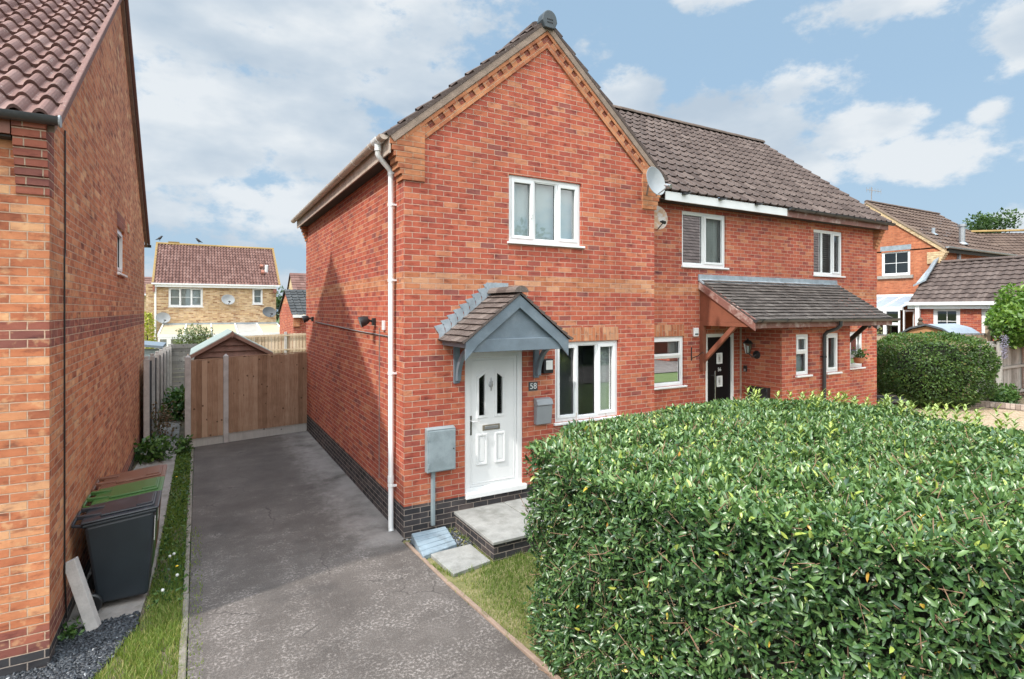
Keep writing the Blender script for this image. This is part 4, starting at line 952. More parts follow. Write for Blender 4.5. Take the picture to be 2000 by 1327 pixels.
# ================================================================== LEFT HOUSE
def build_left_house():
    H = thing('brick_house', 'orange brick house at left edge with purple brick stripe and pantiled roof', 'house', (-3, 10, 0))
    S = Fr((XL, 0, 0), (0, 1, 0), (1, 0, 0)); F = Fr((0, 6.0, 0), (1, 0, 0), (0, -1, 0)); w = (10.5, 11.42, 3.60, 4.335)
    mb = MB(); wall(mb, S, 6.0, 15.45, .145, 4.62, [w], depth=.09, top=[(6.0, 4.62), (15.45, 4.62), (10.75, 8.08)]); wall(mb, F, -7, XL, .145, 4.62)
    wall(mb, Fr((0, 15.45, 0), (1, 0, 0), (0, 1, 0)), -7, XL, 0, 4.62)
    mb.poly([(-7, 6.0, 0), (-7, 15.45, 0), (-7, 15.45, 4.62), (-7, 10.75, 8.08), (-7, 6.0, 4.62)])
    mb.build('wall', 'brick_orange', H)
    mb = MB(); wall(mb, S, 6.0, 15.45, -.1, .145); wall(mb, F, -7, XL, -.1, .145); mb.build('plinth', 'brick_blue', H)
    sl = .735; th = math.atan(sl); c, s = math.cos(th), math.sin(th); L = (10.75-5.85)/c; zr = 4.60+sl*4.9
    mb = MB(); tiles(mb, (-6.2, 5.85, 4.60), (1, 0, 0), (0, c, s), 5.17, L, .162, .315, 'barrel', .034)
    tiles(mb, (-7, 15.65, 4.60), (1, 0, 0), (0, -c, s), 6.0, L, .162, .315, 'barrel_far', .034)
    roof = mb.build('roof', 'tile_pan', H)
    mb = MB(); ridge(mb, (-7, 10.75, zr+.05), (-1.0, 10.75, zr+.05), .14); mb.build('ridge_tile', 'tile_pan', roof)
    mb = MB(); x0 = -1.045
    for y, sg in ((5.87, 1), (15.63, -1)):
        mb.prism([(x0, y, 4.55), (x0, 10.75, zr-.05), (x0, 10.75, zr+.045), (x0, y, 4.645)], (.05, 0, 0))
    mb.build('verge', 'tile_pan', H, bevel=.01)
    mb = MB(); mb.prism([(XL+.002, 5.9, 4.50), (XL+.002, 10.75, zr-.13), (XL+.002, 15.6, 4.50), (XL+.002, 15.6, 4.555), (XL+.002, 10.75, zr-.07), (XL+.002, 5.9, 4.555)], (.05, 0, 0)); mb.build('undercloak', 'verge_mortar', H)
    mb = MB(); halfpipe(mb, (-6.2, 5.80, 4.60), (-1.0, 5.80, 4.60), .062); gt = mb.build('gutter', 'gutter_black', H, smooth=True)
    mb = MB(); mb.lathe((-1.0, 5.80, 4.575), (1, 0, 0), [(.05, 0), (.05, .012), (0, .012)], 14); mb.build('gutter_end_cap', 'dish_grey', gt)
    mb = MB(); halfpipe(mb, (-7, 15.72, 4.56), (-.98, 15.72, 4.56), .062); mb.build('gutter', 'gutter_black', H, smooth=True)
    mb = MB(); mb.box(-6.2, -1.32, 5.855, 5.88, 4.44, 4.58); mb.build('fascia', 'brown_paint', H)
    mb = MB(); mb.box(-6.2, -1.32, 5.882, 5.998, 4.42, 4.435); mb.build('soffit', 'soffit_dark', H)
    mb = MB()
    for k in range(8): mb.box(-1.312+.002*(k % 2), XL+.004, 6.0-.02*(k+1), 6.15, 3.985+.075*k, 4.057+.075*k)
    mb.build('corbel', 'brick_corbel', H)
    window(H, S, *w, [(1, [(1, True)])], deep=1.0)
    mb = MB(); mb.poly([S.p(10.45, .003, 4.337), S.p(11.47, .003, 4.337), S.p(11.47, .003, 4.56), S.p(10.45, .003, 4.56)], [(.005, 10.45), (.005, 11.47), (.22, 11.47), (.22, 10.45)]); mb.build('lintel', 'brick_corbel', H)
    mb = MB(); fbox(mb, S, 11.9, 12.12, 0, .012, 4.40, 4.55); mb.build('air_brick', 'brick_cream', H)
    return H
build_left_house()
mb = MB(); mb.tube([(XL+.012, 6.56, 4.70), (XL+.012, 6.56, 3.55), (XL+.012, 6.535, 3.50), (XL+.012, 6.54, .55), (XL+.012, 6.62, .1)], .0075, 6)
tag(mb.build('telephone_cable', 'cable_black'), 'thin black cable running down the orange brick side wall', 'cable')

# ================================================================== FIXTURES ON THE HOUSES
def fixtures():
    F = Fr((0, YF, 0), (1, 0, 0), (0, -1, 0))
    t = thing('meter_box', 'grey painted electricity meter cabinet with pipe below, beside white front door', 'meter box', (2.85, YF, .84))
    mb = MB(); fbox(mb, F, 2.645, 3.06, .001, .095, .835, 1.405); mb.prism([F.p(2.645, .001, 1.407), F.p(2.645, .105, 1.407), F.p(2.645, .001, 1.43)], F.U*.415); mb.build('cabinet', 'meter_grey', t, bevel=.008)
    mb = MB(); fbox(mb, F, 2.665, 3.05, .096, .112, .85, 1.39); d = mb.build('door', 'meter_grey', t, bevel=.006)
    mb = MB(); mb.lathe(F.p(3.02, .112, 1.13), F.N, [(.010, 0), (.010, .004), (0, .004)], 10); mb.build('lock', 'black_plastic', d)
    for z in (.93, 1.30): fbox(MB(), F, 2.655, 2.672, .100, .118, z-.03, z+.03).build('hinge', 'meter_grey', d)
    fbox(MB(), F, 2.725, 2.782, .001, .055, .10, .834).build('pipe', 'meter_grey', t, bevel=.014)
    t = thing('wall_lamp', 'square black wall lamp with pale glass panel right of the door canopy', 'wall lamp', (4.57, YF, 2.17))
    fbox(MB(), F, 4.495, 4.665, .001, .10, 2.06, 2.275).build('housing', 'black_plastic', t, bevel=.008)
    fbox(MB(), F, 4.525, 4.645, .101, .112, 2.115, 2.255).build('lens', 'glow_white', t, bevel=.006)
    t = thing('number_plaque', 'small slate plaque with white number 58 beside the front door', 'house number', (4.36, YF, 1.87))
    fbox(MB(), F, 4.282, 4.438, .001, .012, 1.805, 1.935).build('plate', 'plate_slate', t, bevel=.003)
    text_mesh('digits', '58', .125, 'digit_white', t, F.p(4.36, .0135, 1.87), (1, 0, 0), (0, -1, 0), .001)
    t = thing('post_box', 'grey metal post box on brick wall between white door and window', 'post box', (4.51, YF, 1.48))
    mb = MB(); mb.prism([F.p(4.375, .001, 1.30), F.p(4.375, .075, 1.30), F.p(4.375, .105, 1.58), F.p(4.375, .001, 1.58)], F.U*.27); mb.build('body', 'post_box_grey', t, bevel=.006)
    mb = MB(); mb.prism([F.p(4.370, .001, 1.585), F.p(4.370, .118, 1.585), F.p(4.370, .122, 1.60), F.p(4.370, .085, 1.675), F.p(4.370, .001, 1.69)], F.U*.28); mb.build('lid', 'post_box_grey', t, bevel=.008)
    # flood lights and cable on the side wall
    S = Fr((XS, 0, 0), (0, 1, 0), (-1, 0, 0))
    def flood(y, z, label, fr=S, yaw=0):
        t = thing('flood_light', label, 'flood light', fr.p(y, 0, z), 'flood lights under the eaves and on walls')
        fbox(MB(), fr, y-.04, y+.04, .001, .05, z-.06, z+.05).build('base', 'black_plastic', t, bevel=.006)
        mb = MB(); mb.tube([fr.p(y, .05, z), fr.p(y, .11, z+.02)], .018, 8)
        mb.build('arm', 'black_plastic', t)
        mb = MB(); mb.lathe(fr.p(y, .10, z+.03), fr.N*.85+Vector((0, 0, -.28))+fr.U*.1, [(0, 0), (.05, .005), (.075, .06), (.085, .13), (.085, .14)], 14); mb.build('head', 'black_plastic', t, smooth=True)
        mb = MB(); c = fr.p(y, .10, z+.03)+(fr.N*.85+Vector((0, 0, -.28))+fr.U*.1).normalized()*.138; mb.lathe(c, fr.N*.85+Vector((0, 0, -.28))+fr.U*.1, [(.08, 0), (0, .004)], 14); mb.build('lens', 'dish_grey', t)
    flood(13.55, 2.80, 'small black flood light on side wall nearest the back corner')
    flood(8.35, 2.84, 'black flood light on side wall close to the white downpipe')
    fbox(MB(), S, 7.72, 7.80, .001, .03, 2.80, 2.88)
    mb = MB(); mb.tube([(XS-.012, 13.3, 2.74), (XS-.010, 11.5, 2.70), (XS-.012, 9.5, 2.66), (XS-.010, 7.6, 2.64)], .010, 6); tag(mb.build('wall_cable', 'cable_grey'), 'grey cable clipped along red brick side wall between flood lights', 'cable')
    mb = MB(); mb.tube([(XS-.01, 8.10, 2.75), (XS-.008, 8.12, .5)], .006, 6); tag(mb.build('drop_cable', 'cable_grey'), 'thin cable dropping down red side wall below flood light', 'cable')
    fbox(MB(), S, 7.82, 7.90, .001, .035, 2.72, 2.86).build('junction_box', 'upvc_white', bevel=.006)
    tag(bpy.data.objects['junction_box'], 'small white junction box on side wall behind the downpipe', 'junction box')
    # satellite dishes
    def dish(c, face, r, mats, label, wall_pt, group='satellite dishes on the walls', asp=.9):
        c, face = Vector(c), Vector(face).normalized(); t = thing('satellite_dish', label, 'satellite dish', c, group)
        a = face.cross(Vector((0, 0, 1))).normalized(); b = a.cross(face).normalized()
        mb = MB(); n = 24; rings = []
        for rr, dz in ((0, 0), (.35, .012), (.7, .05), (1, .105), (1.02, .10), (1.0, .09), (.7, .03), (0, -.02)):
            rings.append([c+a*math.cos(2*math.pi*i/n)*rr*r*asp+b*math.sin(2*math.pi*i/n)*rr*r+face*dz*r*2.2 for i in range(n)])
        for k in range(len(rings)-1):
            for i in range(n): mb.poly([rings[k][i], rings[k][(i+1) % n], rings[k+1][(i+1) % n], rings[k+1][i]])
        mb.build('reflector', mats[0], t, smooth=True)
        low = c-b*r*.95; tip = c+face*r*1.15-b*r*.75
        mb = MB(); mb.tube([low, tip], r*.045, 8); mb.build('arm', mats[1], t)
        mb = MB(); dirn = (c-tip).normalized(); mb.tube([tip-dirn*r*.15, tip+dirn*r*.28], [r*.14, r*.11], 10); mb.tube([tip+a*r*.16-dirn*.02, tip+a*r*.16+dirn*r*.2], r*.08, 8); mb.build('receiver', mats[1], t, smooth=True)
        mb = MB(); mb.tube([c-face*.02, c-face*r*.45, wall_pt], r*.07, 8); mb.build('bracket', 'metal_grey', t)
        return t
    dish((6.52, 6.72, 5.12), (.10, -1, .22), .245, ('dish_grey', 'metal_grey'), 'clean grey satellite dish beside gable corner under the roof edge', Vector((6.62, YF-.03, 4.98)))
    dish((7.16, 7.32, 4.66), (-.30, -1, .22), .225, ('dish_rusty', 'black_plastic'), 'rust-stained satellite dish half hidden behind the gable house corner', Vector((7.14, YN, 4.60)))
    dish((1.40, 33.72, 3.55), (.18, -.95, .32), .29, ('dish_mid', 'black_plastic'), 'pale satellite dish in the middle of the yellow brick wall', Vector((1.40, 34, 3.4)), asp=1.15)
    dish((-1.60, 33.72, 2.58), (.3, -.9, .3), .29, ('dish_mid', 'dish_dark'), 'satellite dish low at left end of the yellow brick wall', Vector((-1.6, 34, 2.5)), asp=1.15)
    dish((3.45, 33.6, 2.86), (.25, -.9, .38), .31, ('dish_dark', 'black_plastic'), 'dark satellite dish at right end of the yellow brick wall', Vector((3.7, 34, 2.6)), asp=1.2)
    # neighbour's fittings
    B = Fr((9.897, 0, 0), (0, 1, 0), (-1, 0, 0)); N = Fr((0, YN, 0), (1, 0, 0), (0, -1, 0))
    t = thing('wall_lantern', 'black carriage lantern on brick porch wall right of black door', 'wall lamp', (9.897, 7.33, 2.2))
    mb = MB(); mb.lathe(B.p(7.27, .001, 2.10), B.N, [(.085, 0), (.085, .012), (.05, .02), (0, .03)], 14); mb.tube([B.p(7.27, .02, 2.10), B.p(7.30, .10, 2.06), B.p(7.34, .15, 2.12)], .014, 8); mb.build('bracket', 'black_plastic', t)
    c = B.p(7.36, .16, 2.13); mb = MB(); mb.lathe(c, (0, 0, 1), [(0, -.02), (.035, -.01), (.04, .0)], 8); mb.lathe(c, (0, 0, 1), [(.10, .20), (.06, .255), (.02, .275), (.02, .30), (0, .31)], 8); mb.lathe(c, (0, 0, 1), [(.075, .195), (.10, .20)], 8)
    for k in range(6):
        q = 2*math.pi*k/6; mb.tube([c+Vector((.045*math.cos(q), .045*math.sin(q), 0)), c+Vector((.085*math.cos(q), .085*math.sin(q), .2))], .006, 5)
    mb.build('lantern_frame', 'black_plastic', t)
    mb = MB(); mb.lathe(c, (0, 0, 1), [(.042, .0), (.082, .2)], 8); mb.build('lantern_glass', 'glass', t)
    mb = MB(); mb.lathe(c, (0, 0, 1), [(.012, .01), (.022, .08), (.018, .14), (0, .15)], 10); mb.build('bulb', 'glow_white', t, smooth=True)
    t = thing('door_bell', 'small black and silver door bell on porch side wall', 'door bell', (9.897, 7.53, 1.79))
    fbox(MB(), B, 7.495, 7.57, .001, .03, 1.73, 1.855).build('case', 'black_plastic', t, bevel=.006); fbox(MB(), B, 7.51, 7.555, .031, .036, 1.74, 1.79).build('button', 'metal_grey', t, bevel=.003)
    t = thing('meter_box', 'black gas meter box low on porch wall behind the hedge', 'meter box', (9.897, 7.2, 1.2))
    mb = MB(); mb.prism([B.p(6.96, .001, .9), B.p(6.96, .12, .9), B.p(6.96, .12, 1.40), B.p(6.96, .10, 1.45), B.p(6.96, .001, 1.46)], B.U*.45); mb.build('case', 'black_plastic', t, bevel=.012)
    fbox(MB(), B, 6.99, 7.38, .121, .128, .93, 1.38).build('door', 'black_plastic', t, bevel=.008)
    t = thing('alarm_box', 'small white alarm box on wall beside the brown porch brace', 'alarm box', (8.53, YN, 2.6))
    fbox(MB(), N, 8.46, 8.59, .001, .045, 2.49, 2.66).build('case', 'upvc_white', t, bevel=.01); fbox(MB(), N, 8.48, 8.57, .046, .05, 2.52, 2.55).build('vent', 'dish_dark', t)
    mb = MB(); mb.tube([N.p(8.42, .01, 2.28), N.p(8.42, .01, 2.02)], .012, 6); mb.tube([N.p(8.42, .01, 2.06), N.p(8.46, .14, 2.12), N.p(8.50, .22, 2.20), N.p(8.50, .24, 2.17)], .008, 6); tag(mb.build('hanging_hook', 'black_plastic'), 'empty black iron hanging basket hook on brick wall by porch', 'hook')
    flood(14.80, 2.62, 'round flood light under the right end of the porch roof', fr=N)
    t = thing('flower_pot', 'terracotta wall pot of green plant by the narrow right window', 'flower pot', (14.10, 7.52, 1.80))
    mb = MB(); mb.lathe((14.10, 7.52, 1.70), (0, 0, 1), [(.06, 0), (.10, .02), (.115, .14), (.105, .14), (.09, .10), (0, .09)], 14); mb.build('pot', 'terracotta', t, smooth=True)
    P = rng.normal(size=(160, 3))*[.10, .06, .06]+[14.10, 7.50, 1.92]; simple_leaves('foliage', P, unit(rng.normal(size=(160, 3))+[0, -.4, .5]), rng.uniform(.05, .09, 160), rng.uniform(0, 1, 160), 'leaf_weed', t)
    # bottle and pots on the kitchen window sill of number 56
    mb = MB(); c = (7.62, YN+.20, 1.56); mb.lathe(c, (0, 0, 1), [(0, 0), (.035, 0), (.035, .12), (.012, .15), (.012, .18), (.02, .19), (.02, .205), (0, .205)], 12); tag(mb.build('soap_bottle', 'soap_bottle', smooth=True), 'white pump bottle inside the ground floor window by the joint', 'bottle')
fixtures()

# ================================================================== BINS AND LEANING SLAB
def wheelie_bin(y0, col, lidcol, label, sticker=True):
    t = thing('wheelie_bin', label, 'wheelie bin', (-.70, y0+.28, 0), 'wheelie bins along the orange wall')
    w = .56; xb, xf = -1.035, -.385
    def ring(z, a, b, c, d): return [(a, c, z), (b, c, z), (b, d, z), (a, d, z)]
    mb = MB(); R0 = ring(.055, -.885, -.455, y0+.055, y0+w-.055); R1 = ring(.50, -.94, -.43, y0+.035, y0+w-.035); R2 = [(-.985, y0+.015, .862), (-.395, y0+.015, .925), (-.395, y0+w-.015, .925), (-.985, y0+w-.015, .862)]
    R1 = [tuple((Vector(a)*.5+Vector(b)*.5)) for a, b in zip(R0, R2)]
    for A, B in ((R0, R1), (R1, R2)):
        for k in range(4): mb.poly([A[k], A[(k+1) % 4], B[(k+1) % 4], B[k]])
    mb.poly(R0[::-1]); mb.poly(R2); mb.build('body', col, t, bevel=.03)
    mb = MB()                                                   # rim under the lid
    rim = [(-1.0, y0, .855), (-.375, y0, .918), (-.375, y0+w, .918), (-1.0, y0+w, .855)]
    mb.prism(rim, (0, 0, .035)); mb.build('rim', col, t, bevel=.012)
    mb = MB(); lid = [(-1.01, y0-.012, .892), (-.355, y0-.012, .955), (-.355, y0+w+.012, .955), (-1.01, y0+w+.012, .892)]
    mb.prism(lid, (0, 0, .028)); l = mb.build('lid', lidcol, t, bevel=.014)
    mb = MB(); up = [(-.86, y0+.06, .933), (-.40, y0+.05, .977), (-.40, y0+w-.05, .977), (-.86, y0+w-.06, .933)]; mb.prism(up, (0, 0, .022)); mb.build('lid_panel', lidcol, l, bevel=.018)
    mb = MB(); mb.prism([(-.56, y0+.10, .982), (-.42, y0+.09, .996), (-.42, y0+w-.09, .996), (-.56, y0+w-.10, .982)], (0, 0, .012)); mb.build('lid_lip', lidcol, l, bevel=.012)
    for yy in (y0+.16, y0+w-.16):
        mb = MB(); mb.box(-1.06, -.86, yy-.02, yy+.02, .905, .945); mb.build('lid_hinge', lidcol, l, bevel=.006)
    mb = MB(); mb.tube([(-1.0, y0+.02, .875), (-1.075, y0+.04, .885), (-1.08, y0+.1, .888), (-1.08, y0+w-.1, .888), (-1.075, y0+w-.04, .885), (-1.0, y0+w-.02, .875)], .016, 8); mb.build('handle', col, t, smooth=True)
    mb = MB(); mb.tube([(-.93, y0-.0, .10), (-.93, y0+w, .10)], .012, 8); mb.build('axle', 'metal_grey', t)
    for yy, s in ((y0+.0, -1), (y0+w-.0, 1)):
        wh = MB(); wh.lathe((-.93, yy-.025, .10), (0, 1, 0), [(.055, .0), (.088, 0), (.10, .012), (.10, .038), (.088, .05), (.055, .05)], 24); wo = wh.build('wheel', 'black_plastic', t, smooth=True)
        h = MB(); h.lathe((-.93, yy-.018, .10), (0, 1, 0), [(0, .0), (.02, .0), (.03, .012), (.056, .004), (.056, .034), (0, .036)], 18); h.build('hub', 'bin_lid_black', wo, smooth=True)
    if sticker:
        mb = MB(); mb.poly([(-.386, y0+.012, .90), (-.386, y0+.05, .90), (-.40, y0+.05, .70), (-.40, y0+.012, .70)]); 
        mb = MB(); mb.obox((-.402, y0+.022, .62), (.004, 0, 0), (0, .06, 0), (.008, 0, .24)); mb.build('label_sticker', 'sticker', t)
    return t
wheelie_bin(6.80, 'bin_black', 'bin_lid_black', 'black wheelie bin nearest the camera, standing by the leaning concrete slab')
wheelie_bin(7.40, 'bin_green', 'bin_green', 'green wheelie bin standing between the black and brown bins')
wheelie_bin(8.00, 'bin_brown', 'bin_brown', 'brown wheelie bin at far end of the row', False)
mb = MB(); mb.obox((-.905, 6.42, -.01), (.085, .015, 0.03), (.02, .07, .0), (-.20, .13, .64)); tag(mb.build('concrete_slab', 'concrete_post', bevel=.006), 'short grey concrete slab leaning on orange wall in front of bins', 'concrete slab')

# ================================================================== FENCES
def boards(mb, p0, p1, z0a, z1a, z0b, z1b, bw=.12, th=.016, horizontal=False, gap=.0):
    p0, p1 = Vector(p0), Vector(p1); d = p1-p0; L = d.length; d /= L; n = Vector((d.y, -d.x, 0)); k = max(1, round(L/bw)); w = L/k
    for i in range(k):
        f0, f1 = i/k, (i+1)/k; t = min(1, max(0, random.gauss(.5, .17))); a, b = p0+d*(i*w), p0+d*((i+1)*w-.007)
        zt0, zt1 = z1a+(z1b-z1a)*f0+random.uniform(-.006, .006), z1a+(z1b-z1a)*f1+random.uniform(-.006, .006); zb0, zb1 = z0a+(z0b-z0a)*f0, z0a+(z0b-z0a)*f1
        P = [a+n*.004, b+n*(.010+th), b, a]
        bot = [Vector((q.x, q.y, z)) for q, z in zip(P, (zb0, zb1, zb1, zb0))]; top = [Vector((q.x, q.y, z)) for q, z in zip(P, (zt0, zt1, zt1, zt0))]
        mb.poly(bot, t=t); mb.poly(top, t=t)
        for e in range(4): mb.poly([bot[e], bot[(e+1) % 4], top[(e+1) % 4], top[e]], t=t)
    return mb
def post(name, x, y, w, h, mat, parent, cap=True, base=0):
    mb = MB(); mb.box(x-w/2, x+w/2, y-w/2, y+w/2, base-.1, h)
    if cap: mb.poly([(x-w/2, y-w/2, h+.001), (x+w/2, y-w/2, h+.001), (x, y, h+.06)]); mb.poly([(x+w/2, y-w/2, h+.001), (x+w/2, y+w/2, h+.001), (x, y, h+.06)]); mb.poly([(x+w/2, y+w/2, h+.001), (x-w/2, y+w/2, h+.001), (x, y, h+.06)]); mb.poly([(x-w/2, y+w/2, h+.001), (x-w/2, y-w/2, h+.001), (x, y, h+.06)])
    return mb.build(name, mat, parent, bevel=.008)
t = thing('panel_fence', 'brown boarded fence with concrete posts closing end of drive', 'fence', (1.1, 14.2, 0))
post('post', -.20, 14.0, .115, 1.97, 'concrete_post', t); post('post', .545, 14.12, .105, 1.96, 'concrete_post', t)
boards(MB(), (-.14, 14.02, 0), (.49, 14.11, 0), .17, 1.88, .17, 1.90, .105).build('panel', 'fence_brown', t)
boards(MB(), (.60, 14.14, 0), (2.345, 14.42, 0), .20, 1.91, .20, 1.95, .107).build('panel', 'fence_brown', t)
mb = MB(); mb.obox((-.14, 14.03, -.05), (.63, .09, 0), (0, .04, 0), (0, 0, .215)); mb.build('gravel_board', 'gravel_board', t, bevel=.006)
mb = MB(); mb.obox((.60, 14.15, -.05), (1.745, .28, 0), (0, .04, 0), (0, 0, .245)); mb.build('gravel_board', 'gravel_board', t, bevel=.006)
boards(MB(), (-.235, 17.5, 0), (-.235, 14.04, 0), .0, 1.80, .0, 1.84, .13).build('panel', 'fence_brown', t)
mb = MB(); mb.obox((-.14, 14.05, 1.885), (.63, .09, .02), (0, .03, 0), (0, 0, .02)); mb.obox((.60, 14.17, 1.915), (1.745, .28, .04), (0, .03, 0), (0, 0, .02)); mb.build('capping_rail', 'fence_brown', t)
t = thing('side_fence', 'dark stained fence with pale posts running back past the orange house', 'fence', (-.95, 18, 0))
ys = [14.15+1.45*k for k in range(9)]
for a, b in zip(ys, ys[1:]):
    f = (a-14.15)/11.6; h = 1.90-.34*f; x = -1.0+.12*f; x2 = x+.015
    boards(MB(), (x, a+.06, 0), (x2, b-.02, 0), 0, h-.06, 0, h-.09, .14).build('panel', 'fence_black', t)
    mb = MB(); mb.box(x-.02, x+.085, a-.035, a+.05, -.05, h+.05); mb.box(x-.01, x+.07, a-.02, a+.03, h+.05, h+.12); mb.build('post', 'concrete_post', t, bevel=.01)
    mb = MB(); mb.box(x+.02, x+.05, (a+b)/2-.02, (a+b)/2+.02, 0, h-.05); mb.build('arris_batten', 'fence_grey', t)
t = thing('slat_fence', 'weathered grey horizontal slat panel at end of the side path', 'fence', (-.55, 24.2, 0))
for k in range(11):
    MB().obox((-.98, 24.2+.01*(k % 2), .02+.155*k), (.95, 0, .0), (0, .02, 0), (0, 0, .148), t=random.random()).build('slat', 'fence_grey', t)
t = thing('rear_fence', 'pale boarded garden fence standing behind the brown shed', 'fence', (2.3, 24.6, 0))
boards(MB(), (.3, 25.3, 0), (3.10, 24.42, 0), 0, 1.86, 0, 2.02, .13).build('panel', 'fence_pale', t); boards(MB(), (3.16, 24.4, 0), (4.6, 23.95, 0), 0, 2.02, 0, 2.07, .13).build('panel', 'fence_pale', t)
post('post', 3.13, 24.36, .10, 2.1, 'concrete_post', t, False)
for z in (1.35, 1.93):
    mb = MB(); mb.obox((.3, 25.22, z-.09), (4.3, -1.35, .14), (0, -.035, 0), (0, 0, .05)); mb.build('rail', 'fence_pale', t)
t = thing('garden_fence', 'silvery weathered fence with rails and post on right beyond gravel', 'fence', (25, 7.78, 0))
boards(MB(), (31, 7.86, 0), (21.4, 7.86, 0), .12, 2.0, .12, 1.98, .15).build('panel', 'fence_silver', t)
for x in (22.75, 25.0, 27.3): post('post', x, 7.72, .13, 2.02 if x > 23 else 1.98, 'fence_silver', t, False)
for z in (.22, 1.08, 1.84): MB().box(21.4, 31, 7.775, 7.85, z-.04, z+.04, t=.6).build('rail', 'fence_silver', t)
t = thing('back_fence', 'low brown boarded fence showing just above the round clipped hedge', 'fence', (21.6, 9.2, 0))
boards(MB(), (19.0, 10.0, 0), (23.7, 8.38, 0), 0, 2.17, 0, 2.16, .14).build('panel', 'fence_pale', t)
mb = MB(); mb.obox((19.0, 9.97, 2.17), (4.7, -1.62, 0), (0, .05, 0), (0, 0, .03)); mb.build('capping_rail', 'fence_grey', t)
mb = MB(); mb.box(23.62, 23.78, 8.25, 8.41, 0, 2.72); mb.build('post', 'fence_pale', t)

# ================================================================== SHEDS
def shed_brown():
    t = thing('garden_shed', 'brown clapboard garden shed with greenish felt roof behind drive fence', 'shed', (.8, 18, 0))
    mb = MB(); x0, x1, ax, ze, za, y0, y1 = -.10, 1.74, .81, 1.80, 2.34, 17.0, 19.6; n = 15
    for k in range(n):
        z0 = .02+k*.155; z1 = z0+.155
        def xr(z): 
            if z <= ze: return x0, x1
            f = (z-ze)/(za-ze); return x0+(ax-x0)*f, x1+(ax-x1)*f
        if z0 >= za: break
        z1 = min(z1, za-.005); (a0, b0), (a1, b1) = xr(z0), xr(z1)
        mb.poly([(a0, y0-.04, z0), (b0, y0-.04, z0), (b1, y0, z1), (a1, y0, z1)], t=random.random()); mb.poly([(a0, y0-.04, z0), (b0, y0-.04, z0), (b0, y0+.01, z0), (a0, y0+.01, z0)])
    mb.poly([(x0, y0, 0), (x0, y1, 0), (x0, y1, ze), (x0, y0, ze)]); mb.poly([(x1, y0, 0), (x1, y1, 0), (x1, y1, ze), (x1, y0, ze)]); mb.build('wall', 'shed_brown', t)
    mb = MB()
    for xe, s in ((x0-.10, 1), (x1+.10, -1)):
        zl = ze-.045; mb.prism([(xe, y0-.10, zl+.03), (ax, y0-.10, za+.045), (ax, y0-.10, za+.075), (xe, y0-.10, zl+.06)], (0, y1-y0+.2, 0))
    mb.build('roof', 'shed_felt_green', t)
    for xe in (x0-.10, x1+.10):
        mb = MB(); zl = ze-.045; mb.prism([(xe, y0-.125, zl-.06), (ax, y0-.125, za-.055), (ax, y0-.125, za+.05), (xe, y0-.125, zl+.04)], (0, .022, 0)); mb.build('barge_board', 'shed_brown', t, bevel=.004)
    mb = MB(); mb.prism([(ax-.05, y0-.14, za+.03), (ax, y0-.14, za-.11), (ax+.05, y0-.14, za+.03), (ax, y0-.14, za+.10)], (0, .014, 0)); mb.build('finial', 'shed_brown', t)
shed_brown()
t = thing('garden_shed', 'blue-grey shed with low dark roof behind the dark side fence', 'shed', (-2, 23, 0))
mb = MB()
for k in range(11): mb.poly([(-3.4, 22.3-.02, .1+.145*k), (-1.12, 22.3-.02, .1+.145*k), (-1.12, 22.3, .245+.145*k), (-3.4, 22.3, .245+.145*k)]); mb.poly([(-3.4, 22.28, .1+.145*k), (-1.12, 22.28, .1+.145*k), (-1.12, 22.3, .1+.145*k), (-3.4, 22.3, .1+.145*k)])
mb.poly([(-1.12, 22.3, 0), (-1.12, 24.3, 0), (-1.12, 24.3, 1.7), (-1.12, 22.3, 1.7)]); mb.build('wall', 'shed_bluegrey', t)
mb = MB(); mb.prism([(-3.5, 22.1, 2.0), (-1.05, 22.1, 1.70), (-1.05, 22.1, 1.78), (-3.5, 22.1, 2.09)], (0, 2.4, 0)); mb.build('roof', 'shed_roof_bluegrey', t)
t = thing('garden_shed', 'wooden shed with pale blue sheet roof beyond the round hedge', 'shed', (23.6, 9.8, 0))
g = [(22.65, 9.0, 0), (22.65, 10.6, 0), (22.65, 10.6, 2.05), (22.65, 10.2, 2.30), (22.65, 9.75, 2.42), (22.65, 9.3, 2.30), (22.65, 9.0, 2.05)]
MB().prism(g, (2.1, 0, 0)).build('wall', 'shed_orange', t)
prf = [(10.75, 2.0), (10.25, 2.33), (9.75, 2.47), (9.25, 2.33), (8.8, 2.0)]
mb = MB()
for (a, b), (c, d) in zip(prf, prf[1:]): mb.prism([(22.62, a, b), (22.62, c, d), (22.62, c, d+.03), (22.62, a, b+.03)], (2.2, 0, 0))
mb.build('roof', 'shed_roof_paleblue', t)
mb = MB()
for (a, b), (c, d) in zip(prf, prf[1:]): mb.prism([(22.55, a, b-.02), (22.55, c, d-.02), (22.55, c, d+.045), (22.55, a, b+.045)], (.06, 0, 0))
mb.build('roof_edge', 'shed_felt_dark', t)

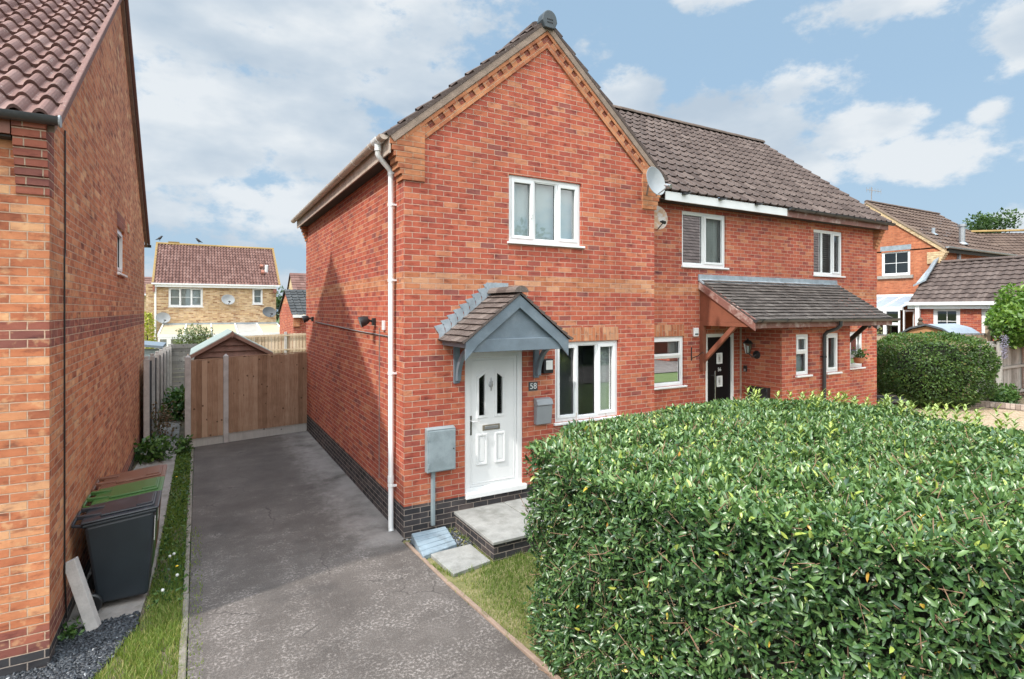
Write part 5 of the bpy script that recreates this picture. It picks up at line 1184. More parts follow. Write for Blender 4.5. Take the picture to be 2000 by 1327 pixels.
# ================================================================== HOUSES BEYOND
def yellow_house():
    H = thing('brick_house', 'yellow brick house with red pantiled roof seen between the two houses', 'house', (.9, 36, 0))
    F = Fr((0, 34, 0), (1, 0, 0), (0, -1, 0)); w1 = (-1.363, .206, 3.17, 4.18); w2 = (2.634, 3.16, 3.32, 4.22)
    mb = MB(); wall(mb, F, -2.35, 3.86, 0, 4.35, [w1, w2]); mb.poly([(3.86, 34, 0), (3.86, 40.4, 0), (3.86, 40.4, 4.35), (3.86, 37.2, 6.7), (3.86, 34, 4.35)]); mb.poly([(-2.0, 34, 0), (-2.0, 40.4, 0), (-2.0, 40.4, 4.35), (-2.0, 37.2, 6.7), (-2.0, 34, 4.35)]); mb.build('wall', 'brick_yellow', H)
    c, s = math.cos(math.atan(2.42/3.4)), math.sin(math.atan(2.42/3.4))
    mb = MB(); tiles(mb, (-2.07, 33.8, 4.36), (1, 0, 0), (0, c, s), 6.1, 3.4/c, .155, .30, 'barrel_far', .03); tiles(mb, (-2.07, 40.6, 4.36), (1, 0, 0), (0, -c, s), 6.1, 3.4/c, .31, .30, 'flat', .03); rf = mb.build('roof', 'tile_red_far', H)
    mb = MB(); ridge(mb, (-2.08, 37.2, 6.80), (4.05, 37.2, 6.80), .13); mb.build('ridge_tile', 'tile_ochre_lichen', rf)
    mb = MB()
    for x in (-2.09, 3.98): mb.prism([(x, 33.8, 4.38), (x, 37.2, 6.80), (x, 37.2, 6.87), (x, 33.8, 4.45)], (.10, 0, 0))
    mb.build('verge_tile', 'tile_ochre_lichen', rf)
    mb = MB(); mb.box(-1.5, -.95, 37.12, 37.28, 6.85, 6.93); mb.build('ridge_vent', 'tile_ochre_lichen', rf)
    mb = MB(); mb.box(-2.0, 3.85, 33.80, 33.83, 4.20, 4.37); mb.build('fascia', 'upvc_white', H); mb = MB(); mb.box(-2.1, 4.05, 33.72, 33.80, 4.33, 4.40); mb.build('gutter', 'upvc_white', H)
    mb = MB(); mb.tube([(-1.93, 33.9, 4.3), (-1.93, 33.93, 1.0)], .045, 10); mb.build('downpipe', 'upvc_white', H)
    mb = MB(); mb.box(-2.05, -1.96, 33.78, 34, 3.95, 4.3); mb.box(3.70, 3.87, 33.8, 33.99, 3.95, 4.2); mb.build('corbel', 'brick_corbel', H)
    window(H, F, *w1, [(1, [(1, True)]), (1, [(1, False)]), (1, [(1, True)])], back='blind_pale', bars=(1, 2), sill=True)
    window(H, F, *w2, [(1, [(1, True)])], back='blind_grey', bars=(1, 2))
    # roof vents
    mb = MB(); mb.tube([(3.45, 35.0, 5.15), (3.45, 34.9, 5.6)], .09, 10); mb.build('flue', 'upvc_white', H)
    for x, y in ((3.12, 35.3), (3.15, 34.75)):
        mb = MB(); z = 4.36+(y-33.8)*.712; mb.obox((x, y-.1, z+.02), (.16, 0, 0), (0, .2, .14), (0, -.05, .1)); mb.build('tile_vent', 'brick_corbel', H)
    # lean-to with cream roof panels
    lt = MB(); lt.box(-1.65, 3.95, 33.93, 33.998, 2.20, 2.30); lt = lt.build('lean_to', 'lead', H)
    xs = [-1.60, -.55, .60, 1.75, 2.85, 3.90]
    for k, (a, b) in enumerate(zip(xs, xs[1:])):
        e = 1.08
        A = lambda x: 1.15+(x-1.15)*1.03
        MB().poly([(a+.03, 33.93, 2.22), (b-.03, 33.93, 2.22), (A(b)-.03, 31.6, 1.80), (A(a)+.03, 31.6, 1.80)]).build('roof_panel', 'polycarbonate' if k != 3 else 'blind_slat', lt)
    for x in xs:
        A = 1.15+(x-1.15)*1.03; mb = MB(); mb.obox((x-.03, 33.93, 2.215), (.06, 0, 0), (A-x, -2.33, -.42), (0, 0, .05)); mb.build('glazing_bar', 'upvc_white', lt)
    mb = MB(); mb.box(-1.72, 4.05, 31.52, 31.60, 1.68, 1.80); mb.build('front_beam', 'upvc_white', lt)
    mb = MB()
    for a, b in zip((-1.7, -1.25, -.55, .1, .9, 1.7, 2.5, 3.3), (-1.25, -.55, .1, .9, 1.7, 2.5, 3.3, 4.0)): fring(mb, Fr((0, 31.55, 0), (1, 0, 0), (0, -1, 0)), a, b, .0, 1.67, .09, 0, .04)
    mb.build('front_frame', 'upvc_white', lt)
    MB().poly([(-1.7, 31.58, 0), (4.0, 31.58, 0), (4.0, 31.58, 1.67), (-1.7, 31.58, 1.67)]).build('front_glass', 'glass', lt); MB().poly([(-1.7, 33.9, 0), (4.0, 33.9, 0), (4.0, 33.9, 2.1), (-1.7, 33.9, 2.1)]).build('inner_wall', 'blind_slat', lt)
    for x, z in ((-1.98, 6.86), (-.05, 6.93)): pass
yellow_house()
def bird(x, y, z, face, label):
    t = thing('bird', label, 'bird', (x, y, z), 'black birds on the roof ridge')
    mb = MB(); d = Vector((face, 0, 0)); c = Vector((x, y, z))
    mb.tube([c+Vector((-.20*face, 0, .03)), c+Vector((-.10*face, 0, .07)), c+Vector((0, 0, .12)), c+Vector((.07*face, 0, .19)), c+Vector((.10*face, 0, .245)), c+Vector((.13*face, 0, .25)), c+Vector((.175*face, 0, .24))], [.012, .035, .075, .06, .045, .03, .005], 10)
    mb.tube([c+Vector((0, .02, .06)), c+Vector((0, .02, -.02))], .008, 5); mb.tube([c+Vector((.02, -.02, .06)), c+Vector((.02, -.02, -.02))], .008, 5)
    mb.build('body', 'bird_black', t, smooth=True)
bird(-1.92, 37.2, 6.96, 1, 'black bird perched at left end of the yellow house ridge'); bird(.02, 37.2, 6.94, -1, 'black bird perched nearer the middle of the yellow house ridge')
# small dark-roofed garage, pink gable, and roof sliver at far left
t = thing('garage', 'low brick garage with dark slate-coloured roof behind the garden fence', 'garage', (5, 27, 0))
mb = MB(); mb.poly([(3.5, 24.8, 0), (3.5, 29.4, 0), (3.5, 29.4, 2.8), (3.5, 27.1, 3.88), (3.5, 24.8, 2.8)]); mb.poly([(3.5, 24.8, 0), (8, 24.8, 0), (8, 24.8, 2.8), (3.5, 24.8, 2.8)]); mb.build('wall', 'brick_red', t)
c, s = math.cos(math.atan(1.14/2.45)), math.sin(math.atan(1.14/2.45)); mb = MB(); tiles(mb, (3.42, 24.65, 2.80), (1, 0, 0), (0, c, s), 4.6, 2.45/c, .28, .3, 'roman_far', .03); tiles(mb, (3.42, 29.55, 2.80), (1, 0, 0), (0, -c, s), 4.6, 2.45/c, .28, .3, 'flat', .03); mb.build('roof', 'tile_dark', t)
mb = MB(); mb.box(3.45, 8, 24.58, 24.65, 2.68, 2.80); mb.build('gutter', 'upvc_white', t); mb = MB(); mb.box(3.48, 3.75, 24.7, 24.82, 2.3, 2.66); mb.build('corbel', 'brick_ochre', t)
t = thing('pink_house', 'pink rendered house with red roof far behind the small garage', 'house', (8, 44, 0))
mb = MB(); mb.poly([(6.0, 42.3, 0), (6.0, 45.2, 0), (6.0, 45.2, 4.45), (6.0, 43.75, 5.7), (6.0, 42.3, 4.45)]); mb.poly([(6, 42.3, 0), (12, 42.3, 0), (12, 42.3, 4.45), (6, 42.3, 4.45)]); mb.build('wall', 'brick_cream', t)
c, s = math.cos(math.atan(1.3/1.6)), math.sin(math.atan(1.3/1.6)); mb = MB(); tiles(mb, (5.9, 42.15, 4.45), (1, 0, 0), (0, c, s), 6, 1.6/c, .3, .3, 'flat', .03); tiles(mb, (5.9, 45.35, 4.45), (1, 0, 0), (0, -c, s), 6, 1.6/c, .3, .3, 'flat', .03); mb.build('roof', 'tile_red_far', t)
t = thing('brick_house', 'sliver of a brown-roofed house left of the yellow brick house', 'house', (-5, 46, 0))
mb = MB(); mb.poly([(-9, 45, 0), (-2.75, 45, 0), (-2.75, 45, 4.1), (-9, 45, 4.1)]); mb.poly([(-2.75, 45, 0), (-2.75, 49, 0), (-2.75, 49, 4.1), (-2.75, 47, 5.3), (-2.75, 45, 4.1)]); mb.build('wall', 'brick_cream', t)
c, s = math.cos(math.atan(1.2/2.0)), math.sin(math.atan(1.2/2.0)); mb = MB(); tiles(mb, (-9, 44.9, 4.1), (1, 0, 0), (0, c, s), 6.35, 2.1/c, .3, .3, 'flat', .03); tiles(mb, (-9, 49.1, 4.1), (1, 0, 0), (0, -c, s), 6.35, 2.1/c, .3, .3, 'flat', .03); mb.build('roof', 'tile_red_far', t)
mb = MB(); mb.box(-9, -2.65, 44.8, 44.9, 3.98, 4.1); mb.build('gutter', 'upvc_white', t)

def right_house():
    H = thing('brick_house', 'smooth orange brick house with cream gable trim on the far right', 'house', (31, 14, 0))
    G = Fr((28.1, 0, 0), (0, -1, 0), (-1, 0, 0)); S = Fr((0, 11.6, 0), (1, 0, 0), (0, -1, 0)); w = (-13.95, -12.74, 4.60, 5.76)
    mb = MB(); wall(mb, G, -17.52, -11.6, 0, 5.7, [w], top=[(-17.52, 5.7), (-11.6, 5.7), (-14.56, 8.02)]); wall(mb, S, 28.1, 35.1, 0, 5.7); mb.poly([(28.1, 17.52, 0), (35.1, 17.52, 0), (35.1, 17.52, 5.7), (28.1, 17.52, 5.7)]); mb.build('wall', 'brick_smooth', H)
    sl = 2.5/3.21; c, s = math.cos(math.atan(sl)), math.sin(math.atan(sl))
    mb = MB(); tiles(mb, (28.0, 11.35, 5.72), (1, 0, 0), (0, c, s), 7.1, 3.21/c, .33, .36, 'soft', .045); tiles(mb, (28.0, 17.77, 5.72), (1, 0, 0), (0, -c, s), 7.1, 3.21/c, .33, .36, 'soft', .045); rf = mb.build('roof', 'tile_brown', H)
    mb = MB(); ridge(mb, (28.0, 14.56, 8.25), (35.1, 14.56, 8.25), .12); mb.build('ridge_tile', 'tile_brown', rf)
    for y in (11.35, 17.77):
        mb = MB(); mb.prism([(28.02, y, 5.45), (28.02, 14.56, 7.93), (28.02, 14.56, 8.20), (28.02, y, 5.72)], (.09, 0, 0)); mb.build('gable_trim', 'brick_cream', H)
        mb = MB(); mb.prism([(27.98, y, 5.64), (27.98, 14.56, 8.14), (27.98, 14.56, 8.24), (27.98, y, 5.74)], (.06, 0, 0)); mb.build('verge', 'verge_mortar', H)
    mb = MB()
    for k in range(6): mb.box(28.03, 28.3, 11.6-.045*(k+1), 12.05, 5.05+.085*k, 5.13+.085*k)
    mb.build('corbel', 'brick_cream', H)
    mb = MB(); halfpipe(mb, (28.0, 11.27, 5.74), (35.1, 11.27, 5.72), .075); mb.build('gutter', 'dish_grey', H); mb = MB(); mb.box(28.3, 35.0, 11.36, 11.4, 5.5, 5.72); mb.build('fascia', 'soffit_dark', H)
    window(H, G, *w, [(1, [(1, False)])], bars=(2, 2), fw=.1, sill=False)
    mb = MB(); fbox(mb, G, -14.1, -12.6, -.02, .09, 4.46, 4.60); mb.build('stone_sill', 'concrete', H)
    mb = MB(); fbox(mb, G, -14.0, -12.7, 0, .006, 5.765, 5.99); mb.build('lintel', 'lead', H)
    mb = MB(); fbox(mb, G, -17.5, -11.6, 0, .02, 3.80, 3.86); mb.build('brick_course', 'brick_smooth', H)
    mb = MB(); mb.tube([(30.6, 11.75, 5.95), (30.6, 11.75, 6.85)], .12, 12); mb.tube([(30.6, 11.75, 6.85), (30.6, 11.75, 6.95)], .17, 12); mb.lathe((30.6, 11.75, 6.0), (0, 0, 1), [(.26, 0), (.14, .12)], 12); mb.build('flue', 'metal_grey', H)
    mb = MB(); mb.tube([(29.2, 12.3, 6.3), (29.2, 12.3, 6.75)], .07, 10); mb.lathe((29.2, 12.3, 6.42), (0, 0, 1), [(.2, 0), (.08, .1)], 10); mb.build('vent_pipe', 'lead', H)
    mb = MB(); mb.box(29.7, 29.85, 11.5, 11.59, 5.0, 5.6); mb.build('downpipe', 'dish_grey', H)
    t = thing('television_aerial', 'thin rooftop television aerial above the orange house gable', 'aerial', (28.3, 14.5, 8.2))
    mb = MB(); mb.tube([(28.3, 14.5, 7.9), (28.3, 14.5, 8.95)], .02, 6); mb.build('mast', 'cable_grey', t)
    mb = MB(); mb.tube([(28.3, 14.72, 8.87), (28.35, 14.1, 8.66)], .016, 6)
    for k in range(6):
        p = Vector((28.3, 14.72, 8.87)).lerp(Vector((28.35, 14.1, 8.66)), k/5); mb.tube([p+Vector((0, 0, -.12)), p+Vector((0, 0, .12))], .008, 5)
    mb.build('antenna', 'cable_grey', t)
right_house()
def right_garage():
    H = thing('garage', 'brown tiled garage with white framed window in front of orange house', 'garage', (27, 8, 0))
    Wf = Fr((26.2, 0, 0), (0, -1, 0), (-1, 0, 0)); w = (-11.05, -10.12, 2.0, 3.1); w2 = (-9.45, -8.2, 2.0, 3.1)
    mb = MB(); wall(mb, Wf, -11.72, -3, 0, 3.2, [w, w2]); mb.poly([(26.2, 11.59, 0), (28.09, 11.59, 0), (28.09, 11.59, 5.0), (26.2, 11.59, 3.2)]); mb.build('wall', 'brick_red', H)
    sl = 1.78/2.1; c, s = math.cos(math.atan(sl)), math.sin(math.atan(sl))
    mb = MB(); tiles(mb, (26.0, 3, 3.30), (0, 1, 0), (c, 0, s), 8.85, 2.1/c, .30, .27, 'soft', .04); tiles(mb, (30.2, 3, 3.30), (0, 1, 0), (-c, 0, s), 8.5, 2.1/c, .30, .27, 'flat', .04); rf = mb.build('roof', 'tile_grey_brown', H)
    mb = MB(); ridge(mb, (28.1, 3, 5.1), (28.1, 11.5, 5.1), .12); mb.build('ridge_tile', 'tile_grey_brown', rf)
    mb = MB(); mb.box(25.90, 26.02, 3, 11.95, 3.20, 3.33); mb.build('gutter', 'upvc_white', H); mb = MB(); mb.box(26.03, 26.06, 3, 11.9, 3.05, 3.25); mb.build('fascia', 'upvc_white', H)
    mb = MB(); mb.prism([(26.9, 11.86, 4.12), (28.05, 11.80, 5.12), (28.05, 11.60, 5.25), (26.9, 11.60, 4.25), (26.5, 11.9, 4.0)], (0, .0, .08)); mb.build('lead_flashing', 'lead', H)
    mb = MB(); mb.box(25.98, 26.08, 11.45, 11.6, 0, 3.2); mb.build('downpipe', 'upvc_white', H)
    window(H, Wf, *w, [(1, [(1, False)])], bars=(2, 2), fw=.13, glass='glass_dark'); window(H, Wf, *w2, [(1, [(1, False)])], bars=(3, 2), fw=.13, glass='glass_dark')
    t = thing('garden_urn', 'tall dark urn standing against brick left of the garage window', 'urn', (25.7, 11.3, 1.9))
    mb = MB(); mb.lathe((25.7, 11.28, 1.9), (0, 0, 1), [(.0, 0), (.13, 0), (.15, .42), (.11, .46), (.0, .47)], 14); mb.build('pot', 'black_plastic', t, smooth=True)
    mb = MB(); mb.lathe((25.7, 11.28, 2.36), (0, 0, 1), [(.09, 0), (.12, .08), (.06, .17), (.10, .24), (.05, .32), (0, .34)], 12); mb.build('finial', 'bark', t, smooth=True)
right_garage()
def conservatory():
    H = thing('conservatory', 'white framed conservatory between orange house and brown tiled garage', 'conservatory', (27, 13, 0))
    Fw = Fr((26.3, 0, 0), (0, -1, 0), (-1, 0, 0)); mb = MB()
    for a, b in ((-15, -14.3), (-14.3, -13.6), (-13.6, -12.9), (-12.9, -12.3)): fring(mb, Fw, a, b, .6, 2.4, .06, 0, .06); fring(mb, Fw, a, b, 2.4, 3.0, .06, 0, .06)
    mb.box(26.24, 26.34, 12.2, 15, 3.0, 3.14); mb.build('frame', 'upvc_white', H)
    fbox(MB(), Fw, -15, -12.3, -.02, -.015, .6, 3.0).build('glass', 'glass_dark', H); mb = MB()
    for k in range(5):
        y = 12.25+.68*k; mb.obox((26.25, y, 3.08), (1.84, 0, .55), (0, .06, 0), (0, 0, .06))
    mb.box(28.0, 28.09, 12.2, 15, 3.58, 3.72); mb.build('roof_bar', 'upvc_white', H)
    MB().poly([(26.25, 12.2, 3.10), (26.25, 15, 3.10), (28.08, 15, 3.65), (28.08, 12.2, 3.65)]).build('roof_glass', 'shed_roof_paleblue', H)
    mb = MB(); fring(mb, Fr((0, 12.2, 0), (1, 0, 0), (0, -1, 0)), 26.3, 27.2, .6, 3.0, .07, 0, .05); fring(mb, Fr((0, 12.2, 0), (1, 0, 0), (0, -1, 0)), 27.2, 28.05, .6, 3.0, .07, 0, .05); mb.build('side_frame', 'upvc_white', H)
    MB().poly([(26.4, 14.9, 0), (28.05, 14.9, 0), (28.05, 14.9, 3.2), (26.4, 14.9, 3.2)]).build('inner_wall', 'blind_pale', H)
conservatory()
t = thing('brick_house', 'far house roof with orange lichened ridge behind the right garage', 'house', (57, 19, 0))
U = Vector((.869, -.495, 0)); Nn = Vector((-.495, -.869, 0)); o = Vector((53.6, 21.2, 0))
mb = MB(); V = (-Nn*.76+Vector((0, 0, .65))).normalized(); base_ = o+Nn*3.6+Vector((0, 0, 6.2)); tiles(mb, base_, U, V, 12, 4.75, .34, .36, 'soft', .05); mb.build('roof', 'tile_brown', t)
mb = MB(); a = base_+V*4.75; ridge(mb, a+Vector((0, 0, .05)), a+U*12+Vector((0, 0, .35)), .2); mb.build('ridge_tile', 'tile_ochre_lichen', t)
mb = MB(); q = o+Nn*3.3; mb.poly([q, q+U*12, q+U*12+Vector((0, 0, 6.2)), q+Vector((0, 0, 6.2))]); mb.poly([q, q-Nn*6.6, q-Nn*6.6+Vector((0, 0, 6.2)), q-Nn*3.3+Vector((0, 0, 9.2)), q+Vector((0, 0, 6.2))]); mb.build('wall', 'brick_smooth', t)

# ================================================================== PLANTS
def crown(name, c, r, n, size, mat, parent, shell=.55, up=.3):
    P = unit(rng.normal(size=(n, 3))); rad = shell+(1-shell)*rng.uniform(0, 1, n)**.5
    lump = 1+.16*np.sin(P[:, 0]*7+c[0])*np.sin(P[:, 1]*6+c[1])+.12*np.sin(P[:, 2]*8+P[:, 0]*5)
    Q = P*(rad*lump)[:, None]*np.array(r)+np.array(c)
    return simple_leaves(name, Q, unit(P+[0, 0, up]), rng.uniform(size*.7, size*1.3, n), np.clip(rng.normal(.5, .22, n)+P[:, 2]*.12, 0, 1), mat, parent)
def core(c, r, mat, parent, name='shade_core', n=10):  # solid dark ellipsoid, shade inside a bush put into its colour
    mb = MB(); c = Vector(c)
    prf_ = [(math.sin(math.pi*k/n), -math.cos(math.pi*k/n)) for k in range(n+1)]; m = 14
    for (ra, ha), (rb, hb) in zip(prf_, prf_[1:]):
        for i in range(m):
            f = lambda rr, hh, q: c+Vector((math.cos(q)*rr*r[0], math.sin(q)*rr*r[1], hh*r[2]))
            a, b = 2*math.pi*i/m, 2*math.pi*(i+1)/m; mb.poly([f(ra, ha, a), f(ra, ha, b), f(rb, hb, b), f(rb, hb, a)])
    return mb.build(name, mat, parent)
def laurel_hedge():
    t = thing('laurel_hedge', 'big clipped glossy laurel hedge filling the right foreground', 'hedge', (4.8, 2.8, 0))
    poly = [(2.60, 4.28), (3.4, 4.68), (4.4, 4.94), (5.96, 5.0), (6.98, 4.50), (7.36, 3.5), (7.15, 2.2), (6.3, .7), (5.0, .2), (4.1, .62), (3.55, 1.15), (3.0, 1.75), (2.66, 2.2), (2.54, 2.7), (2.55, 3.6)]
    P2 = np.array(poly); H = 1.80
    cen = P2.mean(0)
    ins = [(cen[0]+(x-cen[0])*.91, cen[1]+(y-cen[1])*.91) for x, y in poly]
    mb = MB(); mb.prism([(x, y, .02) for x, y in ins], (0, 0, H-.19)); mb.build('shade_core', 'hedge_core', t)  # solid dark block, painted shade between the leaves
    # signed distance to outline, for rounding the shoulders
    def edge_dist(Q):
        d = np.full(len(Q), 9.); 
        for i in range(len(P2)):
            a, b = P2[i], P2[(i+1) % len(P2)]; ab = b-a; tt = np.clip(((Q-a)@ab)/(ab@ab), 0, 1); d = np.minimum(d, np.linalg.norm(Q-(a+tt[:, None]*ab), axis=1))
        return d
    def hgt(x, y): return .025*np.sin(x*2.3+.4)*np.sin(y*2.9)+.018*np.sin(x*6.1+y*4.2)+.016*np.sin(y*9+x*3)
    nT = 56000; T = scatter(poly, nT); ed = edge_dist(T[:, :2])
    T[:, 2] = H+hgt(T[:, 0], T[:, 1])-np.clip(.14-ed, 0, .14)**2*2.4-rng.exponential(.035, nT)
    up = np.stack([np.zeros(nT), np.zeros(nT), np.ones(nT)], 1)
    D = rng.normal(size=(nT, 3))*[.75, .75, .45]+up*.9; Nl = unit(up+rng.normal(size=(nT, 3))*.55)
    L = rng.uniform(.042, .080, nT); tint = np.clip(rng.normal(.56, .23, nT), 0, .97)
    # sides
    seg = [(P2[i], P2[(i+1) % len(P2)]) for i in range(len(P2))]; out_P, out_N = [], []
    for a, b in seg:
        l = np.linalg.norm(b-a); nn = np.array([(b-a)[1], -(b-a)[0]])/l
        if (((a+b)/2+nn*.1-cen)**2).sum() < (((a+b)/2-cen)**2).sum(): nn = -nn
        vis = nn[0] < .35 and nn[1] < .75
        n = int(l*1.75*(3300 if vis else 700)); tt = rng.uniform(0, 1, n); z = rng.uniform(.0, H-.01, n)
        lump = .05*np.sin(z*5+tt*l*3)+.035*np.sin(tt*l*7+z*9)
        off = lump*.8-rng.exponential(.06, n)-.03
        out_P.append(np.stack([a[0]+(b-a)[0]*tt+nn[0]*off, a[1]+(b-a)[1]*tt+nn[1]*off, z], 1)); out_N.append(np.tile([nn[0], nn[1], 0], (n, 1)))
    Sp, Sn = np.concatenate(out_P), np.concatenate(out_N); n = len(Sp)
    Ds = Sn*.35+rng.normal(size=(n, 3))*[.75, .75, .7]+[0, 0, .12]; Ns = unit(Sn*.9+[0, 0, .35]+rng.normal(size=(n, 3))*.5)
    Ls = rng.uniform(.038, .074, n); ts = np.clip(rng.normal(.36, .25, n), 0, .96)  # side leaves tinted darker than the top, shade put into the colour
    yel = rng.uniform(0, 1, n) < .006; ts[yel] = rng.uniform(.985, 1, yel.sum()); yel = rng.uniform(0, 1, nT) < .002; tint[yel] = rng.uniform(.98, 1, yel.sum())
    # deeper leaf layer, tinted dark to paint the shade in the gaps
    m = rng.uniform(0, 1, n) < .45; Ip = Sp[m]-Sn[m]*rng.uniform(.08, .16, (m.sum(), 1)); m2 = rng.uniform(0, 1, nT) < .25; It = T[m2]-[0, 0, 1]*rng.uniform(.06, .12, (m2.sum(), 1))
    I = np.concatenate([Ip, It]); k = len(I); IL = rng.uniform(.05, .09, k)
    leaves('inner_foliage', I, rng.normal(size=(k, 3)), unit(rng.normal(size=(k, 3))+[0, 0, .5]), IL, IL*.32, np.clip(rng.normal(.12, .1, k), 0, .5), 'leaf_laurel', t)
    # fresh upright shoots along the far right edge
    sp, sd, sn, st, sl_ = [], [], [], [], []
    for k in range(70):
        if k < 64: a, b = ((np.array((6.4, 4.85)), np.array((7.3, 3.7))), (np.array((7.3, 3.7)), np.array((7.15, 2.2))), (np.array((7.0, 4.4)), np.array((7.25, 2.8))))[k % 3]
        else: a, b = np.array((3., 4.4)), np.array((6.5, 2.0))
        c = a+(b-a)*rng.uniform()+rng.normal(size=2)*.12; hh = rng.uniform(.08, .24)
        for j in range(11):
            f = j/10; sp.append((c[0], c[1], H-.06+hh*f)); an = j*2.4; sd.append((math.cos(an)*.6, math.sin(an)*.6, .45+.6*f)); sn.append((-math.cos(an)*.5, -math.sin(an)*.5, .9)); st.append(rng.uniform(.90, .984)); sl_.append(rng.uniform(.06, .10))
    sl_ = np.array(sl_)
    P = np.concatenate([T, Sp, np.array(sp)]); D = np.concatenate([D, Ds, np.array(sd)]); Nn_ = np.concatenate([Nl, Ns, np.array(sn)]); LL = np.concatenate([L, Ls, sl_])
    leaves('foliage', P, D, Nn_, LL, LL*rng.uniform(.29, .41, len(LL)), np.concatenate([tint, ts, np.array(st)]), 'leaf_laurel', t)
    # bare twigs, cut ends and dried flower stalks
    mb = MB()
    for k in range(2400):
        if k % 2: i = rng.integers(len(T)); p = T[i]; d = np.array([0, 0, .8])+rng.normal(size=3)*.7
        else: i = rng.integers(len(Sp)); p = Sp[i]+Sn[i]*.015; d = Sn[i]*.4+np.array([0, 0, .5])+rng.normal(size=3)*.7
        if np.linalg.norm(p[:2]) > 6.5: continue
        d = d/np.linalg.norm(d); l = rng.uniform(.05, .16); q = p+d*l; r_ = rng.uniform(.0014, .003)
        mb.tube([tuple(p-d*.03), tuple(q)], r_, 4, caps=False)
    mb.build('bare_twigs', 'twig', t)
    n = 3200; i = rng.integers(len(T), size=n); B = T[i]+[0, 0, .015]+rng.normal(size=(n, 3))*.01
    m3 = rng.integers(len(Sp), size=1800); B = np.concatenate([B, Sp[m3]+Sn[m3]*.01]); n = len(B)
    simple_leaves('dry_flower_heads', np.repeat(B, 4, 0)+rng.normal(size=(n*4, 3))*.012, unit(rng.normal(size=(n*4, 3))+[0, 0, 1]), rng.uniform(.008, .019, n*4), rng.uniform(.2, 1, n*4), 'leaf_drybud', t)
laurel_hedge()

t = thing('clipped_hedge', 'rounded clipped green hedge in front of fence beyond the gravel', 'hedge', (19.9, 8.5, 0))
def superblob(n, size, tint_mu):
    P = unit(rng.normal(size=(n, 3))); e = .62
    Q = P/((np.abs(P)**3.4).sum(1)**(1/3.4))[:, None]
    lump = 1+.04*np.sin(Q[:, 0]*9)*np.sin(Q[:, 2]*8)+.03*np.sin(Q[:, 1]*12+Q[:, 2]*7)
    loc = Q*[1.62, 1.0, 1.08]*lump[:, None]*(1-rng.exponential(.03, n))[:, None]
    loc[:, 0] *= 1-.10*np.clip(-loc[:, 2], 0, 1); rv = np.array([.8686, -.4955, 0]); fv = np.array([.4955, .8686, 0])
    W = np.array([19.93, 8.45, 1.16])+loc[:, :1]*rv+loc[:, 1:2]*fv+loc[:, 2:]*np.array([0, 0, 1.0]); Nn = unit(P[:, :1]*rv+P[:, 1:2]*fv+P[:, 2:]*np.array([0, 0, 1.]))
    return W, Nn
W, Nw = superblob(26000, .07, .4); k = (W[:, 2] > 1.9)*.18
simple_leaves('foliage', W, Nw, rng.uniform(.05, .10, len(W)), np.clip(rng.normal(.42, .22, len(W))+k+.25*np.sin(W[:, 2]*9+W[:, 0]*3)*.5, 0, 1), 'leaf_privet', t)
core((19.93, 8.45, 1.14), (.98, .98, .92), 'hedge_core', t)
t = thing('climbing_shrub', 'bright green climbing shrub spilling over the silvery fence', 'shrub', (24, 7.6, 1.8), None)
for c, r, n in (((23.6, 7.45, 2.25), (.95, .45, .42), 1500), ((22.95, 7.5, 2.62), (.55, .45, .40), 900), ((24.6, 7.45, 2.3), (1.2, .5, .5), 1500), ((23.7, 7.5, 2.72), (1.15, .75, .62), 3600), ((25.6, 7.6, 2.8), (1.3, .8, .8), 2600), ((22.85, 7.55, 2.35), (.35, .35, .55), 600), ((23.3, 7.55, 3.35), (.35, .4, .45), 500)):
    crown('foliage', c, r, n, .15, 'leaf_bright', t)
for c, r in (((23.7, 7.6, 2.65), (.85, .5, .42)), ((25.6, 7.7, 2.7), (1, .55, .55))): core(c, r, 'hedge_core', t)
mb = MB(); mb.tube([(23.6, 8.0, 0), (23.5, 8.0, 1.2), (23.8, 7.8, 2.4)], [.05, .04, .03], 8); mb.tube([(23.5, 8.0, 1.2), (24.6, 7.9, 2.3)], [.03, .02], 6); mb.build('stem', 'bark', t)
t = thing('buddleia_spike', 'faded greyish purple flower spike drooping beside the silvery fence', 'flower', (22.45, 7.55, 1.3))
P = np.stack([22.45+rng.normal(size=500)*.045, 7.5+rng.normal(size=500)*.045, rng.uniform(1.45, 2.2, 500)], 1); P[:, 0] += -.18*np.clip(P[:, 2]-1.95, 0, 1)*-1; simple_leaves('blossom', P, unit(rng.normal(size=(500, 3))), rng.uniform(.03, .05, 500), rng.uniform(0, 1, 500), 'buddleia', t)
mb = MB(); mb.tube([(22.9, 7.7, 2.3), (22.5, 7.55, 2.3), (22.45, 7.5, 1.9), (22.45, 7.5, 1.45)], .012, 6); mb.build('stem', 'bark', t)
t = thing('border_plant', 'low dark leafy plant at foot of silvery fence post', 'plant', (22.5, 7.4, 0))
crown('foliage', (22.3, 7.45, .28), (.75, .35, .33), 900, .11, 'leaf_weed', t, .2)
pts = [(20.6, 8.35), (20.95, 8.0), (21.15, 7.55), (21.3, 7.1), (21.42, 6.6), (21.5, 6.0), (21.55, 5.2)]
mb = MB()
for (a, b), (c, d) in zip(pts, pts[1:]): mb.obox((a, b, -.05), (c-a, d-b, 0), (.10, .06, 0), (0, 0, .22))
tag(mb.build('brick_edging', 'brick_pale_edging'), 'low pale brick edging curving round the planting bed', 'edging')
struct(sheet('planting_bed', [(20.6, 8.4), (20.95, 8.0), (21.15, 7.55), (21.42, 6.6), (21.55, 5.2), (26, 5.2), (26, 7.8), (21, 8.6)], .02, 'soil'))
t = thing('log_pile', 'jumble of dark weathered timber tucked behind the house corner', 'timber', (17.4, 8.6, 0))
